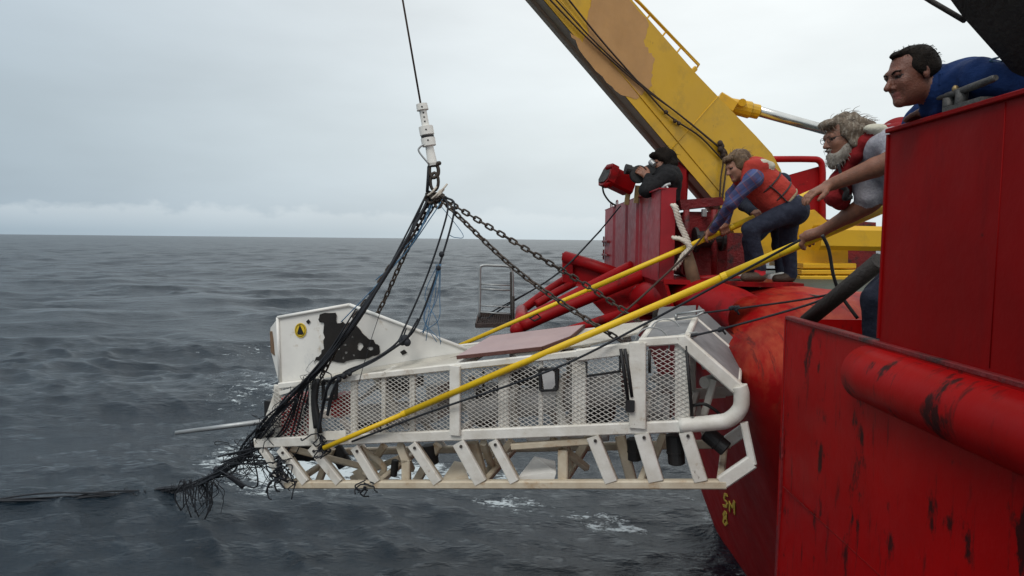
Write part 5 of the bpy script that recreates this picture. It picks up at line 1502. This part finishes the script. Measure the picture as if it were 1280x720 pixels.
for fr in (.42, .72):
    cS = hip + (sh-hip)*fr + nb*.008; _, s_, u_ = frame_of(Vector(sp))
    MB().tube([Vector(cS) + (s_*math.cos(t) + u_*math.sin(t))*.146 for t in np.linspace(0, 2*math.pi, 29)[:-1]], .007, 5, closed=True).build('vest_strap', M['black'], pA)
mb = MB(); cB = hip + np.array([-.06, 0, .06]); dB = unit(V3(P(965, 242, Y)) - hip); _, sB, uB = frame_of(Vector(dB))
mb.tube([Vector(cB) + (sB*math.cos(t) + uB*math.sin(t))*.134 for t in np.linspace(0, 2*math.pi, 25)[:-1]], .014, 6, closed=True); mb.build('belt', BELT, pA)

# --- second worker, half hidden behind the first
pB = thing('person', 'half hidden person in dark jacket and white sneakers behind the stooping worker', 'person', P(958, 349, 6.45))
b = Body(); Y = 6.45
hip = V3(P(972, 268, Y)); sh = V3(P(945, 225, Y))
b.cone(hip, sh, .15, .15, 'jacket', .05, .005); b.ell(hip, (.15, .17, .14), np.eye(3), 'jeans', .04)
b.cone(sh + [0, -.15, 0], sh + [0, .15, 0], .08, .08, 'jacket', .04)
b.cone(V3(P(978, 226, Y)), sh + [0, .1, 0], .075, .085, 'jacket', .04, .004)
b.chainc([hip + [-.06, -.08, 0], V3(P(938, 300, Y-.1)), V3(P(940, 341, Y-.1))], [.10, .07, .052], 'jeans', .03, .004)
b.chainc([hip + [.05, .08, 0], V3(P(975, 308, Y+.05)), V3(P(977, 342, Y+.05))], [.10, .07, .052], 'jeans', .03, .004)
for x in (938, 977):
    fo = V3(P(x, 346, Y-.05)); b.cone(fo, fo + [-.11, -.03, -.012], .045, .038, 'shoe', .015)
gC = onP2(948)
el = V3(P(930, 256, Y)); wr = gC + unit(el-gC)*.085
b.chainc([sh + [-.02, -.12, 0], el, wr], [.075, .055, .04], 'jacket', .03, .004); b.cone(wr, wr + (gC-wr)*.3, .03, .027, 'skin', .008); grip(b, gC, pax, wr, .027, side=1)
gD = onP2(968); b.chainc([sh + [.02, .12, 0], V3(P(960, 250, Y+.2)), gD + np.array([.03, .07, .04])], [.075, .055, .04], 'jacket', .03, .004); grip(b, gD, pax, gD + np.array([.03, .07, .04]), .027, side=1)
hc = V3(P(930, 213, Y)); b.cone(sh, hc + [.02, 0, -.03], .06, .055, 'collar', .02)
LB, ab = head(b, hc, (-.9, -.1, -.4), (-.38, 0, .9), 1.0)
b.build('body', .009, {'skin': SK2, 'jacket': NAVY, 'jeans': JEANS, 'shoe': WSHOE, 'collar': CREAM, 'eye': EYE, 'lip': LIP}, pB)
hb = Body(); hb.ell(LB(0, -.03, .055), (.084, .094, .076), ab, 'h', .02); hb.ell(LB(0, -.07, -.02), (.078, .05, .07), ab, 'h', .03)
hb.build('hair', .008, {'h': HAIRL}, pB, strands(.004))

# --- bearded man
pC = thing('person', 'bearded man with long greying hair and red vest reaching with both arms', 'person', P(1110, 425, 3.95))
b = Body(); Y = 4.0
hip = V3(W(2.46, 3.95, .02)); sh = V3(P(1108, 188, Y)); mid_ = V3(P(1140, 236, Y))
b.cone(hip, mid_, .155, .16, 'shirt', .05, .004); b.cone(mid_, sh, .16, .15, 'shirt', .05, .004)
shF = V3(P(1074, 196, Y+.12)); shN = V3(P(1118, 180, 3.72))
b.cone(shN, shF, .085, .085, 'shirt', .05, .004)
b.ell(hip, (.16, .18, .15), np.eye(3), 'jeans', .04)
b.chainc([hip + [0, -.1, 0], V3(W(2.06, 3.85, -.32)), V3(W(2.06, 3.85, -.60))], [.10, .075, .055], 'jeans', .03, .005)
b.chainc([hip + [0, .1, 0], V3(W(2.2, 4.08, -.3)), V3(W(2.24, 4.06, -.60))], [.10, .075, .055], 'jeans', .03, .005)
for fx, fy in ((2.06, 3.85), (2.24, 4.06)): b.cone(V3(W(fx, fy, -.585)), V3(W(fx-.13, fy-.02, -.59)), .045, .037, 'shoe', .015)
tc = on1(1012); gC = V3(P1A.lerp(P1B, tc)); pa1 = V3(P1B-P1A)
elF = V3(P(1090, 252, Y+.04)); wrF = gC + unit(elF - gC + np.array([0, -.05, .06]))*.10
b.chainc([shF, shF + (elF-shF)*.86], [.082, .086], 'shirt', .02, .006)
b.chainc([shF + (elF-shF)*.6, elF, wrF], [.062, .055, .033], 'skin', .006); b.cone(elF + (wrF-elF)*.12, elF + (wrF-elF)*.45, .056, .047, 'skin', .02)
grip(b, gC, pa1, wrF, .030, side=-1, sc=1.15)
elN = V3(P(1128, 196, 3.62)); wrN = V3(P(1036, 232, 3.86))
b.chainc([shN, elN], [.085, .072], 'shirt', .03, .004); b.chainc([elN, elN + (wrN-elN)*.35, wrN], [.058, .054, .034], 'skin', .012)
open_hand(b, wrN, V3(P(1008, 245, 3.86)) - wrN, (0.1, .15, -1), side=1, curl=.28, sc=1.08)
hc = V3(P(1053, 173, Y)); b.cone(sh + [-.02, 0, .02], hc + [.05, 0, -.035], .07, .062, 'skin', .03)
LC, ac = head(b, hc, (-.95, -.10, -.20), (-.22, 0, .96), 1.0)
b.build('body', .0062, {'skin': SK1, 'shirt': GREYS, 'jeans': JEANS, 'shoe': SHOE, 'eye': EYE, 'lip': LIP}, pC)
hb = Body()
hb.ell(LC(0, -.035, .058), (.090, .102, .082), ac, 'h', .02); hb.ell(LC(0, -.10, .0), (.085, .060, .085), ac, 'h', .04); hb.ell(LC(0, -.135, .01), (.07, .05, .05), ac, 'h', .03)
for q in (-1, 1): hb.ell(LC(q*.078, -.03, -.0), (.024, .062, .075), ac, 'h', .03); hb.ell(LC(q*.06, -.09, -.06), (.03, .04, .045), ac, 'h', .03)
hb.ell(LC(0, .075, .088), (.062, .035, .028), ac, 'h', .02); hb.ell(LC(0, -.175, .025), (.04, .03, .025), ac, 'h', .03)
hC = hb.build('hair', .0055, {'h': HAIRG}, pC, strands(.006))
tufts(pC, hC, HAIRG, LC, gh, .045, 220, .0012, (0, -.8, -.35))
hb = Body()
hb.ell(LC(0, .055, -.098), (.052, .048, .040), ac, 'h', .03); hb.ell(LC(0, .075, -.128), (.034, .034, .034), ac, 'h', .03)
for q in (-1, 1): hb.ell(LC(q*.052, .015, -.065), (.018, .036, .046), ac, 'h', .03)
hb.ell(LC(0, .092, -.052), (.034, .014, .008), ac, 'h', .01)
bC = hb.build('beard', .0055, {'h': BEARD}, pC, strands(.004, 140))
tufts(pC, bC, BEARD, LC, gh, .025, 120, .001, (0, .2, -1), 'beard_strand')
mb = MB()
for q in (-1, 1):
    mb.tube([Vector(LC(q*.034 + .020*math.cos(t), .103, .006 + .017*math.sin(t))) for t in np.linspace(0, 2*math.pi, 13)[:-1]], .0016, 4, closed=True)
    mb.tube([Vector(LC(q*.055, .100, .012)), Vector(LC(q*.080, .02, .014)), Vector(LC(q*.080, -.01, .008))], .0016, 4)
mb.build('spectacles', M['dark_steel'], pC)
vb = Body()
vb.chainc([V3(P(1058, 214, Y+.0)), V3(P(1070, 194, Y-.06)), V3(P(1080, 178, Y-.09)), V3(P(1098, 166, Y-.11)), V3(P(1122, 166, Y-.11)), V3(P(1150, 185, Y-.1))], [.036, .034, .036, .042, .050, .06], 'v', .03, .002)
vb.chainc([V3(P(1062, 210, Y+.16)), V3(P(1074, 190, Y+.18)), V3(P(1092, 170, Y+.2)), V3(P(1120, 163, Y+.2))], [.042, .044, .052, .058], 'v', .03, .002)
vb.chainc([V3(P(1056, 212, Y+.02)), V3(P(1048, 228, Y+.02)), V3(P(1043, 246, Y+.02))], [.040, .052, .060], 'v', .03, .004)
vb.chainc([V3(P(1060, 210, Y+.14)), V3(P(1054, 228, Y+.14)), V3(P(1050, 250, Y+.14))], [.040, .055, .060], 'v', .03, .004)
vb.cone(V3(P(1125, 172, Y+.04)), mid_ + [.14, 0, 0], .12, .14, 'v', .04, .003)
vb.ell(V3(P(1094, 161, Y-.135)), (.065, .035, .028), np.eye(3), 'c', .004)
vb.build('life_vest', .0075, {'v': VESTD, 'c': CREAM}, pC)
mb = MB(); mb.tube(catmull([P(1050, 232, 3.95), P(1058, 238, 3.93), P(1056, 248, 3.94), P(1064, 246, 3.95)], 6), .016, 6); mb.tube(catmull([P(1048, 205, 3.93), P(1053, 225, 3.92), P(1060, 244, 3.93)], 6), .010, 6); mb.build('vest_strap', M['black'], pC)

# --- man in blue leaning over the near bulwark
pD = thing('person', 'dark haired man in blue shirt leaning over the bulwark and looking down', 'person', W(2.6, 2.75, -.62))
b = Body(); Y = 2.85
chest = V3(P(1192, 118, Y)); belly = V3(P(1262, 132, 2.80)); hip = V3(W(2.42, 2.78, .30))
b.cone(chest, belly, .125, .135, 'shirt', .05, .011); b.cone(belly, hip, .135, .15, 'shirt', .05, .011)
shN = V3(P(1226, 97, 2.66)); shF = V3(P(1186, 112, 3.08))
b.cone(shN, shF, .062, .078, 'shirt', .05, .004)
b.ell(V3(P(1222, 106, Y-.08)), (.15, .13, .09), np.eye(3), 'shirt', .05, .009)
b.ell(hip, (.15, .18, .15), np.eye(3), 'jeans', .04)
b.chainc([hip + [0, -.1, 0], V3(W(2.50, 2.66, -.16)), V3(W(2.60, 2.66, -.58))], [.10, .075, .055], 'jeans', .03, .004)
b.chainc([hip + [0, .1, 0], V3(W(2.48, 2.9, -.16)), V3(W(2.58, 2.9, -.58))], [.10, .075, .055], 'jeans', .03, .004)
for fy in (2.66, 2.9): b.cone(V3(W(2.60, fy, -.575)), V3(W(2.46, fy, -.58)), .045, .038, 'shoe', .015)
elN = V3(W(1.90, 2.55, .575)); wr = V3(P(1176, 134, 2.84))
b.chainc([shN, elN], [.070, .056], 'shirt', .03, .005); b.chainc([elN, elN + (wr-elN)*.4], [.056, .050], 'shirt', .02, .005); b.chainc([elN + (wr-elN)*.3, wr], [.044, .032], 'skin', .008)
open_hand(b, wr, V3(P(1138, 145, 2.98)) - wr, (0.05, .25, -1), side=-1, curl=.16)
elF = V3(P(1150, 150, 3.22)); wr2 = V3(P(1130, 190, 3.24))
b.chainc([shF, elF], [.074, .066], 'shirt', .03, .005); b.chainc([elF, wr2], [.062, .055], 'shirt', .02, .004)
b.chainc([wr2, V3(P(1128, 205, 3.24))], [.034, .028], 'skin', .008); open_hand(b, V3(P(1128, 205, 3.24)), (-.05, 0, -1), (-.9, 0, 0), side=1, curl=.3)
hc = V3(P(1139, 95, Y)); b.cone(V3(P(1180, 112, Y)), hc + [.045, 0, -.045], .060, .058, 'skin', .03)
b.cone(V3(P(1184, 104, Y-.02)), V3(P(1172, 112, Y-.02)), .066, .064, 'shirt', .02)
LD, ad = head(b, hc, (-.955, -.10, -.24), (-.26, 0, .95), .96, nose=1.06)
b.build('body', .0055, {'skin': SK3, 'shirt': BLUE, 'jeans': JEANS, 'shoe': SHOE, 'eye': EYE, 'lip': LIP}, pD)
hb = Body()
hb.ell(LD(0, -.034, .046), (.075, .086, .074), ad, 'h', .02); hb.ell(LD(0, -.070, -.01), (.066, .036, .055), ad, 'h', .03)
for q in (-1, 1): hb.ell(LD(q*.068, -.030, .018), (.012, .048, .042), ad, 'h', .02); hb.ell(LD(q*.066, .012, .034), (.009, .018, .026), ad, 'h', .02)
hb.ell(LD(0, .020, .098), (.040, .055, .016), ad, 'h', .03)
hD = hb.build('hair', .005, {'h': HAIRB}, pD, strands(.0022, 150))
tufts(pD, hD, HAIRB, LD, gh, .011, 260, .0007, (0, -.9, -.5))
mb = MB()
for q in (-1, 1): MB().tube(catmull([Vector(LD(q*.016, .096, .022)), Vector(LD(q*.035, .094, .030)), Vector(LD(q*.055, .080, .025))], 4), .003, 5).build('eyebrow', HAIRB, pD)
mb = MB(); mb.prism([P(1176, 92, Y-.09), P(1186, 89, Y-.09), P(1184, 104, Y-.10), P(1175, 106, Y-.10)], (0, .03, .005)); mb.build('collar', BLUE, pD)

# --- cameraman
pE = thing('person', 'dark haired person in black jacket filming over the far bulwark', 'person', W(1.62, 6.75, -.36))
b = Body(); Y = 6.75
chest = V3(P(833, 223, Y)); hip = V3(W(1.50, 6.95, .05))
b.cone(hip, chest, .15, .155, 'jacket', .05, .005); b.cone(chest + [-.02, -.13, .0], chest + [-.02, .14, .01], .09, .09, 'jacket', .04, .004)
b.ell(hip, (.15, .18, .14), np.eye(3), 'jeans', .04)
b.chainc([hip + [0, -.1, 0], V3(W(1.47, 6.85, -.15)), V3(W(1.52, 6.85, -.33))], [.10, .075, .055], 'jeans', .03); b.chainc([hip + [0, .1, 0], V3(W(1.47, 7.05, -.15)), V3(W(1.52, 7.05, -.33))], [.10, .075, .055], 'jeans', .03)
for fy in (6.85, 7.05): b.cone(V3(W(1.52, fy, -.325)), V3(W(1.44, fy, -.328)), .045, .038, 'shoe', .015)
camc = V3(P(806, 218, Y-.06))
el = V3(P(808, 238, Y-.22)); wr = V3(P(811, 222, Y-.15))
b.chainc([chest + [-.03, -.15, .0], el, wr], [.085, .066, .042], 'jacket', .03, .004)
open_hand(b, wr, V3(P(800, 213, Y-.13)) - wr, (-.1, 1, 0), side=-1, curl=.35)
el2 = V3(P(815, 240, Y+.16)); wr2 = V3(P(812, 224, Y+.06))
b.chainc([chest + [-.03, .16, .0], el2, wr2], [.085, .064, .042], 'jacket', .03, .004); open_hand(b, wr2, camc + [0, .05, 0] - wr2, (-.1, -1, 0), side=1, curl=.35)
hc = V3(P(828, 204, Y)); b.cone(chest + [-.02, 0, .06], hc + [.03, 0, -.04], .062, .058, 'jacket', .03)
LE, ae = head(b, hc, (-.93, -.28, -.14), (-.15, 0, .97), .96)
b.build('body', .0078, {'skin': SK1, 'jacket': BLACKJ, 'jeans': JEANS, 'shoe': SHOE, 'eye': EYE, 'lip': LIP}, pE)
hb = Body(); hb.ell(LE(0, -.03, .062), (.100, .112, .088), ae, 'h', .02); hb.ell(LE(0, -.08, -.015), (.090, .062, .085), ae, 'h', .04); hb.ell(LE(0, .075, .088), (.07, .04, .032), ae, 'h', .02)
for q in (-1, 1): hb.ell(LE(q*.08, -.03, .0), (.024, .055, .06), ae, 'h', .03)
hE = hb.build('hair', .0065, {'h': HAIRB}, pE, strands(.006))
tufts(pE, hE, HAIRB, LE, gh, .04, 110)
# film camera in his hands
fc = thing('film_camera', 'black film camera with round magazine held to the eye', 'camera', camc - np.array([0, 0, .08]))
cV = Vector(camc)
mb = MB(); mb.lathe(cV + Vector((-.06, -.035, .0)), cV + Vector((-.06, .035, .0)), [(0, .078), (.05, .086), (.95, .086), (1, .078)], 22); mb.build('magazine', M['black'], fc)
mb = MB(); mb.beam(cV + Vector((-.02, .03, .01)), P(818, 210, Y-.03), .07, .11); mb.build('camera_body', M['black'], fc)
mb = MB(); mb.lathe(P(813, 202, Y-.04), P(818, 206, Y-.08), [(0, .028), (.3, .03), (1, .024)], 12); mb.build('eyepiece', M['grey_metal'], fc)
mb = MB(); mb.lathe(cV + Vector((-.04, .02, .03)), cV + Vector((-.19, .0, .05)), [(0, .035), (.6, .035), (.62, .045), (1, .05)], 14); mb.build('lens', M['black'], fc)
mb = MB(); mb.tube(catmull([P(826, 238, 6.5), P(832, 232, 6.48), P(838, 230, 6.48)], 4), .016, 6); mb.tube([P(833, 231, 6.48), P(836, 240, 6.45)], .012, 6)
mb2 = mb.build('mount_arm', M['grey_metal']); tag(mb2, 'small pale metal arm lying on the far bulwark in front of the black jacket', 'bracket')
